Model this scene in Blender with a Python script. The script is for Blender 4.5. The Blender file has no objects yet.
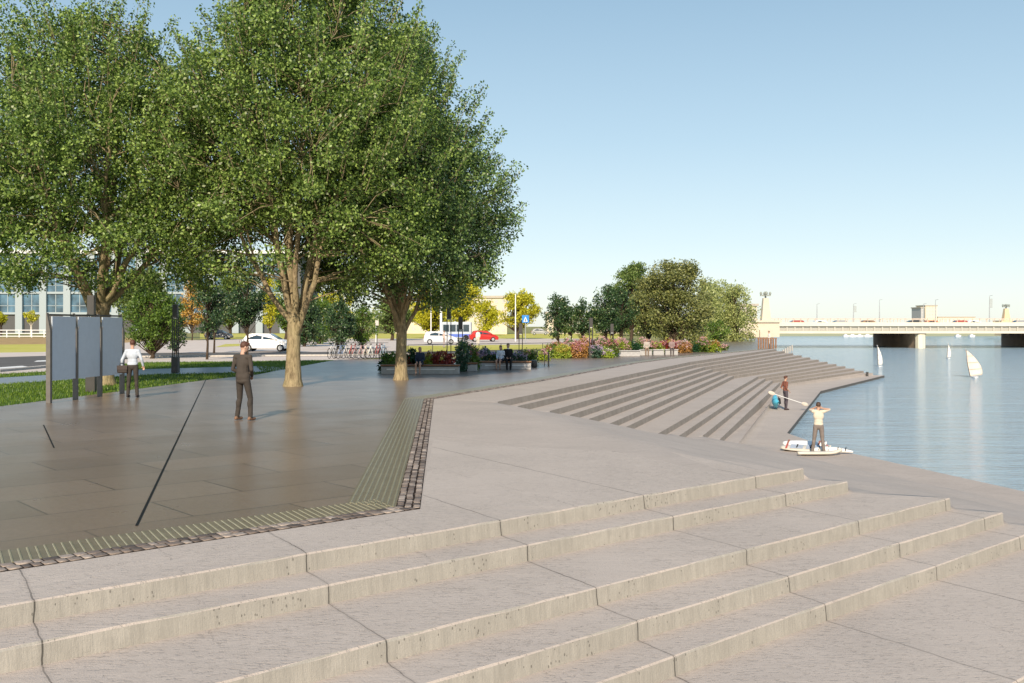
import bpy, bmesh, math, random
import numpy as np
from mathutils import Vector, Matrix, geometry
R = math.radians; PI = math.pi
random.seed(7)
S = bpy.context.scene
# ------------------------------------------------------------------ camera, world, sun, exposure
H = 2.15; F = 995.6; HY = 326.0
cd = bpy.data.cameras.new('camera'); cam = bpy.data.objects.new('camera', cd)
S.collection.objects.link(cam); S.camera = cam
cam.location = (0, 0, H); cam.rotation_euler = (R(90), 0, 0)
cd.lens = 35; cd.sensor_width = 36; cd.clip_end = 6000; cd.clip_start = 0.05
cd.shift_y = -(341.5 - HY) / 1024
SUN_EL = 29.0; SUN_TRAVEL = 8.0            # degrees: height, and travel direction to the right of +Y
w = bpy.data.worlds.new('World'); S.world = w; w.use_nodes = True
wn = w.node_tree.nodes; wl = w.node_tree.links
sky = wn.new('ShaderNodeTexSky'); sky.sky_type = 'NISHITA'; sky.sun_disc = False
sky.sun_elevation = R(SUN_EL); sky.sun_rotation = R(180 + SUN_TRAVEL)
sky.air_density = 1.0; sky.dust_density = 0.6; sky.ozone_density = 1.3
tc = wn.new('ShaderNodeTexCoord'); sx_ = wn.new('ShaderNodeSeparateXYZ'); wl.new(tc.outputs['Generated'], sx_.inputs[0])
gr = wn.new('ShaderNodeValToRGB'); wl.new(sx_.outputs[2], gr.inputs[0])
stops = [(0.0, (.80, .84, .79)), (.03, (.74, .83, .83)), (.08, (.61, .74, .80)), (.18, (.45, .61, .71)), (.32, (.30, .46, .59)), (1.0, (.13, .26, .48))]
while len(gr.color_ramp.elements) < len(stops): gr.color_ramp.elements.new(.5)
for el_, (p_, c_) in zip(gr.color_ramp.elements, stops): el_.position = p_; el_.color = (*c_, 1)
sc_ = wn.new('ShaderNodeVectorMath'); sc_.operation = 'SCALE'; sc_.inputs['Scale'].default_value = 1/0.14; wl.new(gr.outputs[0], sc_.inputs[0])
mxw = wn.new('ShaderNodeMix'); mxw.data_type = 'RGBA'; mxw.inputs[0].default_value = .78
wl.new(sky.outputs[0], mxw.inputs[6]); wl.new(sc_.outputs[0], mxw.inputs[7])
wl.new(mxw.outputs[2], wn['Background'].inputs[0]); wn['Background'].inputs[1].default_value = 0.14
sd = bpy.data.lights.new('sun', 'SUN'); sun = bpy.data.objects.new('sun', sd); S.collection.objects.link(sun)
sd.energy = 4.9; sd.angle = R(0.55); sd.color = (1.0, 0.87, 0.70)
a = R(SUN_TRAVEL); e = R(SUN_EL)
sun.rotation_euler = Vector((math.sin(a)*math.cos(e), math.cos(a)*math.cos(e), -math.sin(e))).to_track_quat('-Z', 'Y').to_euler()
S.view_settings.view_transform = 'Standard'; S.view_settings.look = 'None'
S.view_settings.exposure = 0.20; S.view_settings.gamma = 1.0

def at(px, py, z=0.0):
    Y = (H - z) * F / (py - HY)
    return ((px - 512) / F * Y, Y)
def xat(px, Y): return (px - 512) / F * Y
def zat(py, Y): return H - (py - HY) / F * Y

# ------------------------------------------------------------------ materials
MATS = {}
def lin(c): return tuple(c) + (1.0,)
class NT:
    def __init__(s, name, rough=0.7, spec=0.3):
        s.m = bpy.data.materials.new(name); s.m.use_nodes = True
        s.n = s.m.node_tree.nodes; s.l = s.m.node_tree.links
        s.b = s.n['Principled BSDF']; s.b.inputs['Roughness'].default_value = rough
        s.b.inputs['Specular IOR Level'].default_value = spec
        s.geo = s.n.new('ShaderNodeNewGeometry'); MATS[name] = s.m
    def node(s, t, **kw):
        x = s.n.new(t)
        for k, v in kw.items():
            if hasattr(x, k): setattr(x, k, v)
            else: x.inputs[k].default_value = v
        return x
    def link(s, a, b): s.l.new(a, b)
    def math(s, op, a, b=None, c=None):
        x = s.n.new('ShaderNodeMath'); x.operation = op
        for i, v in enumerate((a, b, c)):
            if v is None: continue
            if hasattr(v, 'is_linked') or hasattr(v, 'links'): s.l.new(v, x.inputs[i])
            else: x.inputs[i].default_value = v
        return x.outputs[0]
    def noise(s, scale, detail=4, vec=None, rough=0.55, stretch=None):
        x = s.n.new('ShaderNodeTexNoise'); x.inputs['Scale'].default_value = scale
        x.inputs['Detail'].default_value = detail; x.inputs['Roughness'].default_value = rough
        v = vec or s.geo.outputs['Position']
        if stretch:
            mp = s.n.new('ShaderNodeMapping'); mp.inputs['Scale'].default_value = stretch[:3]
            if len(stretch) > 3: mp.inputs['Rotation'].default_value = (0, 0, stretch[3])
            s.l.new(v, mp.inputs[0]); v = mp.outputs[0]
        s.l.new(v, x.inputs['Vector']); return x.outputs['Fac']
    def ramp(s, fac, stops):
        x = s.n.new('ShaderNodeValToRGB'); el = x.color_ramp.elements
        while len(el) < len(stops): el.new(0.5)
        for e_, (p, c) in zip(el, stops):
            e_.position = p; e_.color = lin(c) if hasattr(c, '__len__') else (c, c, c, 1)
        s.l.new(fac, x.inputs[0]); return x.outputs[0]
    def mix(s, fac, a, b, mode='MIX'):
        x = s.n.new('ShaderNodeMix'); x.data_type = 'RGBA'; x.blend_type = mode
        for i, v in ((0, fac), (6, a), (7, b)):
            if hasattr(v, 'links'): s.l.new(v, x.inputs[i])
            else: x.inputs[i].default_value = v if i == 0 else lin(v)
        return x.outputs[2]
    def color(s, c): s.l.new(c, s.b.inputs['Base Color'])
    def bump(s, h, strength=0.3, dist=0.01):
        x = s.n.new('ShaderNodeBump'); x.inputs['Strength'].default_value = strength
        x.inputs['Distance'].default_value = dist; s.l.new(h, x.inputs['Height'])
        s.l.new(x.outputs[0], s.b.inputs['Normal'])

def simple(name, col, rough=0.7, spec=0.3, metal=0.0, var=0.12, scale=6.0, bump=0.0):
    if name in MATS: return MATS[name]
    t = NT(name, rough, spec); t.b.inputs['Metallic'].default_value = metal
    n = t.noise(scale, 4)
    t.color(t.ramp(n, [(0.3, tuple(x*(1-var) for x in col)), (0.7, tuple(min(1, x*(1+var)) for x in col))]))
    if bump: t.bump(t.noise(scale*8, 3), bump, 0.01)
    return t.m

def leafmat(name, c1, c2, c3, trans=0.35, rough=0.45, spec=0.5, pale=0.03):
    t = NT(name, rough, spec)
    rnd = t.geo.outputs['Random Per Island']
    n = t.noise(0.55, 3)
    f = t.math('ADD', t.math('MULTIPLY', rnd, 0.65), t.math('MULTIPLY', n, 0.45))
    col = t.ramp(f, [(0.2, c1), (0.52, c2), (0.84, c3)])
    if pale:
        gt = t.math('GREATER_THAN', t.noise(37, 0), 1.0 - pale*6.0 if pale*6 < .45 else .62)
        gt2 = t.math('GREATER_THAN', t.math('FRACT', t.math('MULTIPLY', rnd, 57.31)), 1-pale)
        col = t.mix(gt2, col, (0.42, 0.45, 0.25))  # a few whitish leaves: pale undersides, and glossy highlights put into the colour
    t.color(col)
    tr = t.node('ShaderNodeBsdfTranslucent'); t.link(col, tr.inputs[0])
    mx = t.node('ShaderNodeMixShader'); mx.inputs[0].default_value = trans
    out = t.n['Material Output']
    t.link(t.b.outputs[0], mx.inputs[1]); t.link(tr.outputs[0], mx.inputs[2]); t.link(mx.outputs[0], out.inputs[0])
    return t.m

UX, UY = 0.747, 0.665
def uc(t):
    sp = t.node('ShaderNodeSeparateXYZ'); t.link(t.geo.outputs['Position'], sp.inputs[0])
    x, y, z = sp.outputs
    u = t.math('ADD', t.math('MULTIPLY', x, UX), t.math('MULTIPLY', y, UY))
    c = t.math('ADD', t.math('MULTIPLY', x, UY), t.math('MULTIPLY', y, -UX))
    return x, y, z, u, c
def linemask(t, coord, period, width, jitter=None, off=0.0):
    v = coord
    if jitter is not None: v = t.math('ADD', v, jitter)
    fr = t.math('FRACT', t.math('DIVIDE', t.math('ADD', v, off), period))
    d = t.math('ABSOLUTE', t.math('SUBTRACT', fr, 0.5))
    return t.math('GREATER_THAN', d, 0.5 - width / period / 2)

def paving(name, base, riser=False):
    t = NT(name, 0.8, 0.25)
    x, y, z, u, c = uc(t)
    n1 = t.noise(0.5, 4); n2 = t.noise(9, 5, rough=0.7); n3 = t.noise(60, 3, rough=0.7)
    d = lambda k: tuple(v*k for v in base)
    col = t.ramp(n1, [(0.3, d(0.93)), (0.7, d(1.06))])
    col = t.mix(t.ramp(n2, [(0.42, 0.0), (0.68, 0.5)]), col, d(0.80))
    col = t.mix(t.ramp(t.noise(1.7, 5, rough=0.7), [(0.45, 0.0), (0.7, 0.5)]), col, d(1.12))
    col = t.mix(t.ramp(n3, [(0.45, 0.0), (0.75, 0.30)]), col, d(0.70))
    wob = t.math('MULTIPLY', t.math('SUBTRACT', t.noise(2.2, 3), 0.5), 0.07)
    us = t.math('ADD', u, t.math('MULTIPLY', t.math('ADD', c, 8.3), 0.18))
    seam = linemask(t, us, 2.42, 0.013, wob, 0.03)
    seam_soft = linemask(t, us, 2.42, 0.05, wob, 0.03)
    if riser:
        # board-marked vertical streaks and small pits
        st = t.noise(1.0, 5, rough=0.75, stretch=(11, 11, 0.9))
        col = t.mix(t.ramp(st, [(0.42, 0.0), (0.72, 0.75)]), col, d(0.70))
        col = t.mix(t.ramp(t.noise(2.5, 6, rough=0.8), [(0.45, 0.0), (0.7, 0.5)]), col, d(0.78))
        vo = t.node('ShaderNodeTexVoronoi'); vo.inputs['Scale'].default_value = 26
        mp = t.node('ShaderNodeMapping'); mp.inputs['Scale'].default_value = (1, 1, 0.6)
        t.link(t.geo.outputs['Position'], mp.inputs[0]); t.link(mp.outputs[0], vo.inputs['Vector'])
        pit = t.math('MULTIPLY', t.math('LESS_THAN', vo.outputs['Distance'], 0.20), t.math('GREATER_THAN', t.noise(1.6, 4, rough=.7), 0.55))
        col = t.mix(t.math('MULTIPLY', pit, 0.75), col, d(0.33))
        h = t.math('SUBTRACT', t.math('ADD', st, t.math('MULTIPLY', n3, 0.4)), pit)
        t.bump(h, 0.5, 0.016)
    else:
        # thin wandering hairline cracks and a faint long joint
        wx = t.math('MULTIPLY', t.math('SUBTRACT', t.noise(1.1, 6, rough=0.8), 0.5), 1.3)
        cr = linemask(t, c, 2.9, 0.011, wx, 0.35)
        crm = t.math('MULTIPLY', cr, t.math('GREATER_THAN', t.noise(0.9, 3), 0.50))
        wu = t.math('MULTIPLY', t.math('SUBTRACT', t.noise(2.0, 6, rough=0.85), 0.5), 0.35)
        cu = t.math('MULTIPLY', linemask(t, us, 2.42, 0.009, wu, 1.21), t.math('GREATER_THAN', t.noise(1.3, 3), 0.52))
        sl = t.noise(1.0, 5, rough=0.8, stretch=(1.2, 9, 1, R(-41.7)))
        col = t.mix(t.ramp(sl, [(0.5, 0.0), (0.75, 0.55)]), col, d(0.74))
        ds = t.noise(1.0, 3, rough=0.6, stretch=(11, 30, 1, R(-41.7)))
        dsm = t.math('MULTIPLY', t.ramp(ds, [(0.57, 0.0), (0.63, 1.0)]), t.math('GREATER_THAN', t.noise(1.4, 3), 0.40))
        col = t.mix(t.math('MULTIPLY', dsm, 0.4), col, d(0.5))
        lg = t.noise(1.0, 5, rough=0.7, stretch=(1.6, 12, 1, R(-41.7)))
        col = t.mix(t.ramp(lg, [(0.42, 0.0), (0.66, 0.6)]), col, d(0.90))
        col = t.mix(t.ramp(t.noise(0.27, 3), [(0.4, 0.0), (0.65, 0.5)]), col, d(1.10))
        sp = t.math('GREATER_THAN', t.noise(38, 2, rough=0.6), 0.66)
        col = t.mix(t.math('MULTIPLY', sp, 0.45), col, d(0.45))
        col = t.mix(t.math('MULTIPLY', t.math('MAXIMUM', crm, cu), 0.55), col, d(0.35))
        t.bump(t.math('SUBTRACT', t.math('ADD', n3, t.math('ADD', sl, lg)), t.math('MULTIPLY', dsm, 1.2)), 0.5, 0.010)
    col = t.mix(t.math('MULTIPLY', seam_soft, 0.22), col, d(0.6))
    col = t.mix(t.math('MULTIPLY', seam, 0.9 if riser else t.math('MULTIPLY_ADD', t.noise(0.8, 2), 1.3, -0.05)), col, d(0.16))
    t.color(col); return t.m
M_TREAD = paving('pavement_stone', (0.49, 0.418, 0.36))
M_RISER = paving('riser_stone', (0.40, 0.366, 0.315), True)
def far_stone(name, base):
    t = NT(name, 0.8, 0.2); x, y, z, u, c = uc(t)
    n1 = t.noise(0.7, 4); n2 = t.noise(12, 5, rough=0.7)
    d = lambda k: tuple(v*k for v in base)
    col = t.ramp(n1, [(0.3, d(0.93)), (0.7, d(1.06))])
    col = t.mix(t.ramp(n2, [(0.42, 0.0), (0.7, 0.45)]), col, d(0.75))
    ds = t.noise(1.0, 5, rough=0.75, stretch=(1.6, 16, 1, R(-41.7)))
    col = t.mix(t.ramp(ds, [(0.52, 0.0), (0.72, 0.7)]), col, d(0.72))
    l1 = linemask(t, u, 2.42, 0.02, None, 0.2)
    l2 = linemask(t, c, 1.9, 0.02, None, 0.2)
    col = t.mix(t.math('MULTIPLY', t.math('MAXIMUM', l1, l2), 0.3), col, d(0.5))
    t.color(col); t.bump(n2, 0.2, 0.006); return t.m
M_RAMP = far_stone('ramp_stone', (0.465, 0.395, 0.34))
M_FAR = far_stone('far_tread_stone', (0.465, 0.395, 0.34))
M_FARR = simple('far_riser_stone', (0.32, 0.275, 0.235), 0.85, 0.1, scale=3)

t = NT('plaza_stone', 0.28, 0.38)
mp = t.node('ShaderNodeMapping'); mp.inputs['Rotation'].default_value = (0, 0, R(-41.7))
t.link(t.geo.outputs['Position'], mp.inputs[0])
br = t.node('ShaderNodeTexBrick'); br.inputs['Scale'].default_value = 1.0
br.inputs['Brick Width'].default_value = 2.4; br.inputs['Row Height'].default_value = 1.2
br.inputs['Mortar Size'].default_value = 0.014; br.inputs['Mortar Smooth'].default_value = 0.2
br.inputs['Color1'].default_value = (0.175, 0.128, 0.092, 1); br.inputs['Color2'].default_value = (0.25, 0.184, 0.134, 1)
br.inputs['Mortar'].default_value = (0.045, 0.036, 0.03, 1); t.link(mp.outputs[0], br.inputs['Vector'])
n1 = t.noise(0.35, 5, rough=0.65); n2 = t.noise(14, 4, rough=0.7)
col = t.mix(t.ramp(n1, [(0.35, 0.0), (0.7, 0.5)]), br.outputs['Color'], (0.26, 0.192, 0.142))
col = t.mix(t.ramp(n2, [(0.4, 0.0), (0.75, 0.5)]), col, (0.13, 0.104, 0.082))
t.color(col)
ro = t.ramp(t.noise(0.8, 5, rough=0.7), [(0.3, 0.27), (0.7, 0.33)]); t.link(ro, t.b.inputs['Roughness'])
t.bump(br.outputs['Fac'], 0.0, 0.001)
M_PLAZA = t.m

t = NT('cobble_stone', 0.6, 0.4)
rnd = t.geo.outputs['Random Per Island']
col = t.ramp(rnd, [(0.0, (0.08, 0.06, 0.05)), (0.35, (0.18, 0.135, 0.11)), (0.7, (0.29, 0.225, 0.18)), (1.0, (0.44, 0.36, 0.30))])
col = t.mix(t.ramp(t.noise(50, 3), [(0.4, 0.0), (0.7, 0.5)]), col, (0.08, 0.065, 0.055)); t.color(col); M_COB = t.m
M_GROUT = simple('cobble_grout', (0.03, 0.02, 0.015), 0.9, 0.1)
M_TACT = simple('tactile_base', (0.19, 0.155, 0.10), 0.35, 0.5)
M_TRIB = simple('tactile_rib', (0.28, 0.245, 0.15), 0.35, 0.5)
M_DRAIN = simple('drain_slot', (0.012, 0.011, 0.010), 0.6, 0.2)

t = NT('grass_turf', 0.8, 0.15)
n1 = t.noise(0.35, 4); n2 = t.noise(7, 5, rough=0.75)
col = t.ramp(n1, [(0.3, (0.06, 0.12, 0.012)), (0.7, (0.11, 0.17, 0.02))])
col = t.mix(t.ramp(n2, [(0.4, 0.0), (0.7, 0.6)]), col, (0.035, 0.075, 0.01)); t.color(col); t.bump(n2, 0.6, 0.05); M_TURF = t.m
t = NT('grass_dry', 0.9, 0.1)
col = t.ramp(t.noise(0.06, 5), [(0.3, (0.48, 0.45, 0.08)), (0.7, (0.62, 0.54, 0.16))])
col = t.mix(t.ramp(t.noise(1.2, 5), [(0.4, 0.0), (0.7, 0.5)]), col, (0.36, 0.36, 0.06)); t.color(col); M_DRY = t.m
M_OCH = simple('bank_earth', (0.42, 0.28, 0.13), 0.9, 0.1, var=0.25, scale=0.8)
t = NT('asphalt', 0.85, 0.2)
col = t.ramp(t.noise(0.4, 5), [(0.3, (0.11, 0.10, 0.092)), (0.7, (0.15, 0.138, 0.125))])
col = t.mix(t.ramp(t.noise(20, 3), [(0.45, 0.0), (0.7, 0.5)]), col, (0.08, 0.075, 0.07)); t.color(col); M_ASPH = t.m
M_PALE = simple('sunlit_pale_road', (0.62, 0.53, 0.46), 0.9, 0.1, var=0.08, scale=0.5)  # road and footways coloured extra pale to look overexposed in the sun
M_KERB = simple('kerb_stone', (0.60, 0.54, 0.48), 0.8, 0.2)
M_PAINT = simple('road_paint', (0.8, 0.78, 0.74), 0.7, 0.2, var=0.04)
M_LAND = simple('land', (0.26, 0.25, 0.10), 0.95, 0.1, var=0.2, scale=0.1)

t = NT('river_water', 0.10, 0.5)
t.b.inputs['Base Color'].default_value = (0.30, 0.41, 0.49, 1); t.b.inputs['IOR'].default_value = 1.33
h = t.math('ADD', t.noise(1.0, 6, rough=0.68, stretch=(0.30, 1.0, 1, R(10))), t.math('MULTIPLY', t.noise(0.16, 3, stretch=(0.6, 1.6, 1)), 1.6))
h = t.math('ADD', h, t.math('MULTIPLY', t.noise(6, 3, stretch=(0.7, 1.2, 1)), 0.18))
t.bump(h, 1.0, 0.62); M_WATER = t.m

t = NT('tree_bark', 0.9, 0.15)
bn = t.noise(4, 6, rough=0.7, stretch=(3.5, 3.5, 0.8)); b2 = t.noise(1.2, 4)
col = t.ramp(bn, [(0.35, (0.13, 0.095, 0.055)), (0.6, (0.40, 0.31, 0.185))])
col = t.mix(t.ramp(b2, [(0.4, 0.0), (0.7, 0.5)]), col, (0.33, 0.29, 0.15)); t.color(col); t.bump(bn, 0.9, 0.05); M_BARK = t.m
M_DBARK = simple('dark_bark', (0.07, 0.05, 0.035), 0.9, 0.1, var=0.3)
M_LEAF = leafmat('leaf_green', (0.024, 0.056, 0.010), (0.130, 0.215, 0.036), (0.38, 0.50, 0.12), pale=0.035)  # brightest leaf colour paints sunlit highlights into the clumps
M_LEAFC = leafmat('leaf_cool_green', (0.020, 0.052, 0.014), (0.090, 0.165, 0.040), (0.30, 0.42, 0.12), pale=0.035)
M_LEAFB = leafmat('leaf_fresh', (0.035, 0.08, 0.01), (0.10, 0.18, 0.02), (0.20, 0.30, 0.045), pale=0.0)
M_LEAFD = leafmat('leaf_dark', (0.012, 0.034, 0.012), (0.032, 0.075, 0.024), (0.085, 0.15, 0.045), 0.2, pale=0.03)
M_LEAFO = leafmat('leaf_olive', (0.05, 0.065, 0.015), (0.16, 0.18, 0.05), (0.32, 0.32, 0.10), 0.2, pale=0.0)
M_LEAFY = leafmat('leaf_yellow', (0.26, 0.28, 0.012), (0.52, 0.50, 0.02), (0.75, 0.68, 0.06), 0.4, pale=0.0)
M_LEAFW = leafmat('leaf_willow', (0.16, 0.20, 0.05), (0.33, 0.37, 0.11), (0.52, 0.54, 0.2), 0.3, pale=0.0)
M_LEAFP = leafmat('leaf_pale', (0.22, 0.27, 0.07), (0.38, 0.42, 0.14), (0.55, 0.56, 0.25), 0.35, pale=0.0)
M_LEAFM = leafmat('leaf_mid', (0.06, 0.11, 0.02), (0.14, 0.21, 0.045), (0.25, 0.32, 0.09), 0.3, pale=0.0)
M_STEEL = simple('dark_steel', (0.055, 0.05, 0.045), 0.45, 0.4)
M_POST = simple('bronze_grey_steel', (0.15, 0.135, 0.12), 0.45, 0.4)
M_BOARD = simple('blank_board', (0.60, 0.65, 0.71), 0.5, 0.3, var=0.03)
M_WOOD = simple('bench_wood', (0.24, 0.12, 0.06), 0.6, 0.3, var=0.25)
M_CONC = simple('bench_concrete', (0.42, 0.41, 0.40), 0.75, 0.2)
M_WHITE = simple('white_paint', (0.8, 0.79, 0.76), 0.5, 0.3, var=0.03)
M_CREAM = simple('cream_masonry', (0.62, 0.54, 0.43), 0.8, 0.2, var=0.05, scale=0.5)
M_GLASS = simple('dark_glass', (0.03, 0.05, 0.065), 0.08, 0.8)
M_BGLASS = simple('facade_glass', (0.07, 0.14, 0.20), 0.12, 0.8, var=0.6, scale=0.3)
M_RUB = simple('tyre_rubber', (0.02, 0.02, 0.02), 0.8, 0.2)
M_ALU = simple('alloy_metal', (0.5, 0.5, 0.5), 0.35, 0.5, 0.6)

# ------------------------------------------------------------------ object helpers
COL = S.collection
def tag(o, label=None, cat=None, group=None, kind=None):
    if label: o['label'] = label
    if cat: o['category'] = cat
    if group: o['group'] = group
    if kind: o['kind'] = kind
    return o
def empty(name, loc=(0, 0, 0), rz=0.0, label=None, cat=None, group=None):
    o = bpy.data.objects.new(name, None); COL.objects.link(o); o.empty_display_size = 0.2
    o.location = loc; o.rotation_euler = (0, 0, rz); return tag(o, label, cat, group)
def mkobj(name, me, mats, parent=None, smooth=False):
    if not isinstance(mats, (list, tuple)): mats = [mats]
    for m in mats: me.materials.append(m)
    if smooth: me.polygons.foreach_set('use_smooth', [True]*len(me.polygons))
    o = bpy.data.objects.new(name, me); COL.objects.link(o)
    if parent: o.parent = parent
    return o
def npmesh(name, V, Q, midx=None):
    me = bpy.data.meshes.new(name); V = np.asarray(V, np.float32); Q = np.asarray(Q, np.int32)
    k = Q.shape[1]; me.vertices.add(len(V)); me.vertices.foreach_set('co', V.ravel())
    me.loops.add(Q.size); me.loops.foreach_set('vertex_index', Q.ravel())
    me.polygons.add(len(Q)); me.polygons.foreach_set('loop_start', np.arange(0, Q.size, k, dtype=np.int32))
    if midx is not None: me.polygons.foreach_set('material_index', np.asarray(midx, np.int32))
    me.update(calc_edges=True); return me
class MB:
    """collects shapes with a material slot each, builds one mesh object"""
    def __init__(s): s.v = []; s.f = []; s.m = []; s.sm = []
    def add(s, vs, fs, mi=0, smooth=False):
        b = len(s.v); s.v += [tuple(v) for v in vs]
        for f in fs: s.f.append([b+i for i in f]); s.m.append(mi); s.sm.append(smooth)
        return s
    def box(s, x0, x1, y0, y1, z0, z1, mi=0, M=None):
        vs = [Vector((x, y, z)) for z in (z0, z1) for y in (y0, y1) for x in (x0, x1)]
        if M: vs = [M @ v for v in vs]
        return s.add(vs, [(0, 2, 3, 1), (4, 5, 7, 6), (0, 1, 5, 4), (2, 6, 7, 3), (0, 4, 6, 2), (1, 3, 7, 5)], mi)
    def tube(s, pts, rad, n=6, mi=0, cap=True, smooth=True):
        pts = [Vector(p) for p in pts]; k = len(pts)
        if not hasattr(rad, '__len__'): rad = [rad]*k
        rings = []
        for i, p in enumerate(pts):
            d = (pts[min(i+1, k-1)] - pts[max(i-1, 0)]); d = d.normalized() if d.length > 1e-9 else Vector((0, 0, 1))
            a_ = Vector((1, 0, 0)) if abs(d.x) < 0.8 else Vector((0, 1, 0))
            b_ = d.cross(a_).normalized(); c_ = d.cross(b_)
            rings.append([p + (b_*math.cos(2*PI*j/n) + c_*math.sin(2*PI*j/n))*rad[i] for j in range(n)])
        vs = [v for r in rings for v in r]; fs = []
        for i in range(k-1):
            for j in range(n): fs.append((i*n+j, i*n+(j+1) % n, (i+1)*n+(j+1) % n, (i+1)*n+j))
        s.add(vs, fs, mi, smooth)
        if cap: s.add(rings[0], [tuple(range(n-1, -1, -1))], mi); s.add(rings[-1], [tuple(range(n))], mi)
        return s
    def prism(s, poly, z0, z1, mi=0, M=None, top_scale=None):
        n = len(poly); vs = [Vector((p[0], p[1], z0)) for p in poly]
        ts = top_scale or 1.0
        cx = sum(p[0] for p in poly)/n; cy = sum(p[1] for p in poly)/n
        vs += [Vector((cx+(p[0]-cx)*ts, cy+(p[1]-cy)*ts, z1)) for p in poly]
        if M: vs = [M @ v for v in vs]
        return s.add(vs, [tuple(range(n-1, -1, -1)), tuple(range(n, 2*n))] + [(i, (i+1) % n, n+(i+1) % n, n+i) for i in range(n)], mi)
    def ellip(s, c, r, nu=12, nv=8, mi=0, M=None):
        vs = [Vector((c[0], c[1], c[2]-r[2]))]
        for i in range(1, nv):
            ph = -PI/2 + PI*i/nv
            for j in range(nu):
                th = 2*PI*j/nu; vs.append(Vector((c[0]+r[0]*math.cos(ph)*math.cos(th), c[1]+r[1]*math.cos(ph)*math.sin(th), c[2]+r[2]*math.sin(ph))))
        vs.append(Vector((c[0], c[1], c[2]+r[2])))
        if M: vs = [M @ v for v in vs]
        fs = [(0, 1+(j+1) % nu, 1+j) for j in range(nu)]
        for i in range(nv-2):
            for j in range(nu): a0 = 1+i*nu; fs.append((a0+j, a0+(j+1) % nu, a0+nu+(j+1) % nu, a0+nu+j))
        l = len(vs)-1; a0 = 1+(nv-2)*nu
        fs += [(a0+j, a0+(j+1) % nu, l) for j in range(nu)]
        return s.add(vs, fs, mi, True)
    def mesh(s, name):
        me = bpy.data.meshes.new(name); me.from_pydata(s.v, [], s.f)
        me.polygons.foreach_set('material_index', s.m); me.polygons.foreach_set('use_smooth', s.sm); me.update(); return me
    def build(s, name, mats, parent=None, bevel=0.0, loc=None):
        o = mkobj(name, s.mesh(name), mats, parent)
        if bevel:
            b = o.modifiers.new('bevel', 'BEVEL'); b.width = bevel; b.segments = 2; b.limit_method = 'ANGLE'; b.angle_limit = R(35)
        if loc: o.location = loc
        return o
def copy_tree(o, parent=None):
    c = o.copy(); COL.objects.link(c); c.parent = parent
    for ch in o.children: copy_tree(ch, c)
    return c
def sheet(name, pts, z, mat, kind='structure'):
    me = bpy.data.meshes.new(name); bm = bmesh.new()
    f = bm.faces.new([bm.verts.new((p[0], p[1], z)) for p in pts]); bm.normal_update()
    if f.normal.z < 0: f.normal_flip()
    bmesh.ops.triangulate(bm, faces=bm.faces); bm.to_mesh(me); bm.free()
    o = mkobj(name, me, mat); o['kind'] = kind; return o
def lerp(a, b, t): return tuple(a[i]+(b[i]-a[i])*t for i in range(len(a)))
def inpoly(p, poly):
    x, y = p; r = False; j = len(poly)-1
    for i in range(len(poly)):
        xi, yi = poly[i][:2]; xj, yj = poly[j][:2]
        if (yi > y) != (yj > y) and x < (xj-xi)*(y-yi)/(yj-yi)+xi: r = not r
        j = i
    return r

# ------------------------------------------------------------------ the embankment (one height field, risers as steep faces)
LOW = -2.15; WZ = -2.33
AC = [-8.32, -7.77, -6.55, -5.95, -5.45, -3.44, -2.9, -1.7, -1.1, -0.6, 1.4, 2.0, 2.5]
def P(c, u): return (UY*c + UX*u, -UX*c + UY*u)
def CU(x, y): return (UY*x - UX*y, UX*x + UY*y)
def uend(c): return 13.31 + 0.574*(c + 8.32)
U0 = -14.0
BN = [(-.41, 28.3), (.17, 29.0), (1.12, 29.4), (1.75, 30.1), (2.37, 30.7), (3.02, 31.0), (3.64, 31.8), (4.62, 31.5), (5.32, 32.1), (6.56, 34.2), (7.25, 34.7), (7.96, 35.0)]
BM = [(10.6, 59.4), (11.1, 60.0), (11.8, 60.9), (12.5, 62.0), (13.2, 63.0), (13.8, 63.8), (14.4, 64.6), (16.6, 67.2), (17.3, 68.0), (18.0, 68.8), (18.7, 69.5), (19.3, 70.2)]
BE = [lerp((24.6, 92.6), (31.6, 87.2), k/11) for k in range(12)]
BZ = [0 + LOW*k/12 for k in range(13)]
def levelA(c):
    k = sum(1 for a_ in AC if a_ < c); return max(-0.17*k, LOW)
def zfun(x, y):
    c, u = CU(x, y)
    if u < uend(c): return levelA(c) if c > AC[0] else 0.0
    if y > 28.3 + (x + .41)*0.8: return LOW if x > 6 else 0.0
    ix, iy = -.336, .94                                   # lines of equal height on the ramp
    la = ((y-15.06)*2.6 + (x-4.41)*.86) / (iy*2.6 + ix*.86)
    hc, _ = CU(x-ix*la, y-iy*la)
    lb = (28.3 + (x+.41)*.8 - y) / (iy - ix*.8)
    hx = x + ix*lb
    za = float(np.interp(hc, [-9.2] + [a_ for a_ in AC], [0] + [max(LOW, -.17*(k+1)-.01) for k in range(len(AC))]))
    zb = float(np.interp(hx, [-1.5] + [p[0] for p in BN], [0] + [BZ[k] for k in range(11)] + [LOW]))
    t_ = min(1, max(0, la/max(.01, la+lb)))
    return za*(1-t_) + zb*t_
CORNER = (-1.08, 11.7)
BORDER = [P(-9.48, U0), CORNER, (-2.3, 29.3), (1.08, 38.5), (7.4, 57.8), (11.1, 66.9), (18.9, 82.3), (24.4, 93.6)]
QUAY = [(26.0, -16.0), (19.4, 0.0), (13.3, 25.9), (11.2, 34.8), (11.05, 40.0), (20.4, 65.8), (32.4, 86.6)]
pts = []; zs = []; edges = []
def addp(p, z): pts.append(Vector((p[0], p[1]))); zs.append(z); return len(pts)-1
bord = [addp(p, 0.0) for p in BORDER]
left = []
prev_end = None
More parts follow.
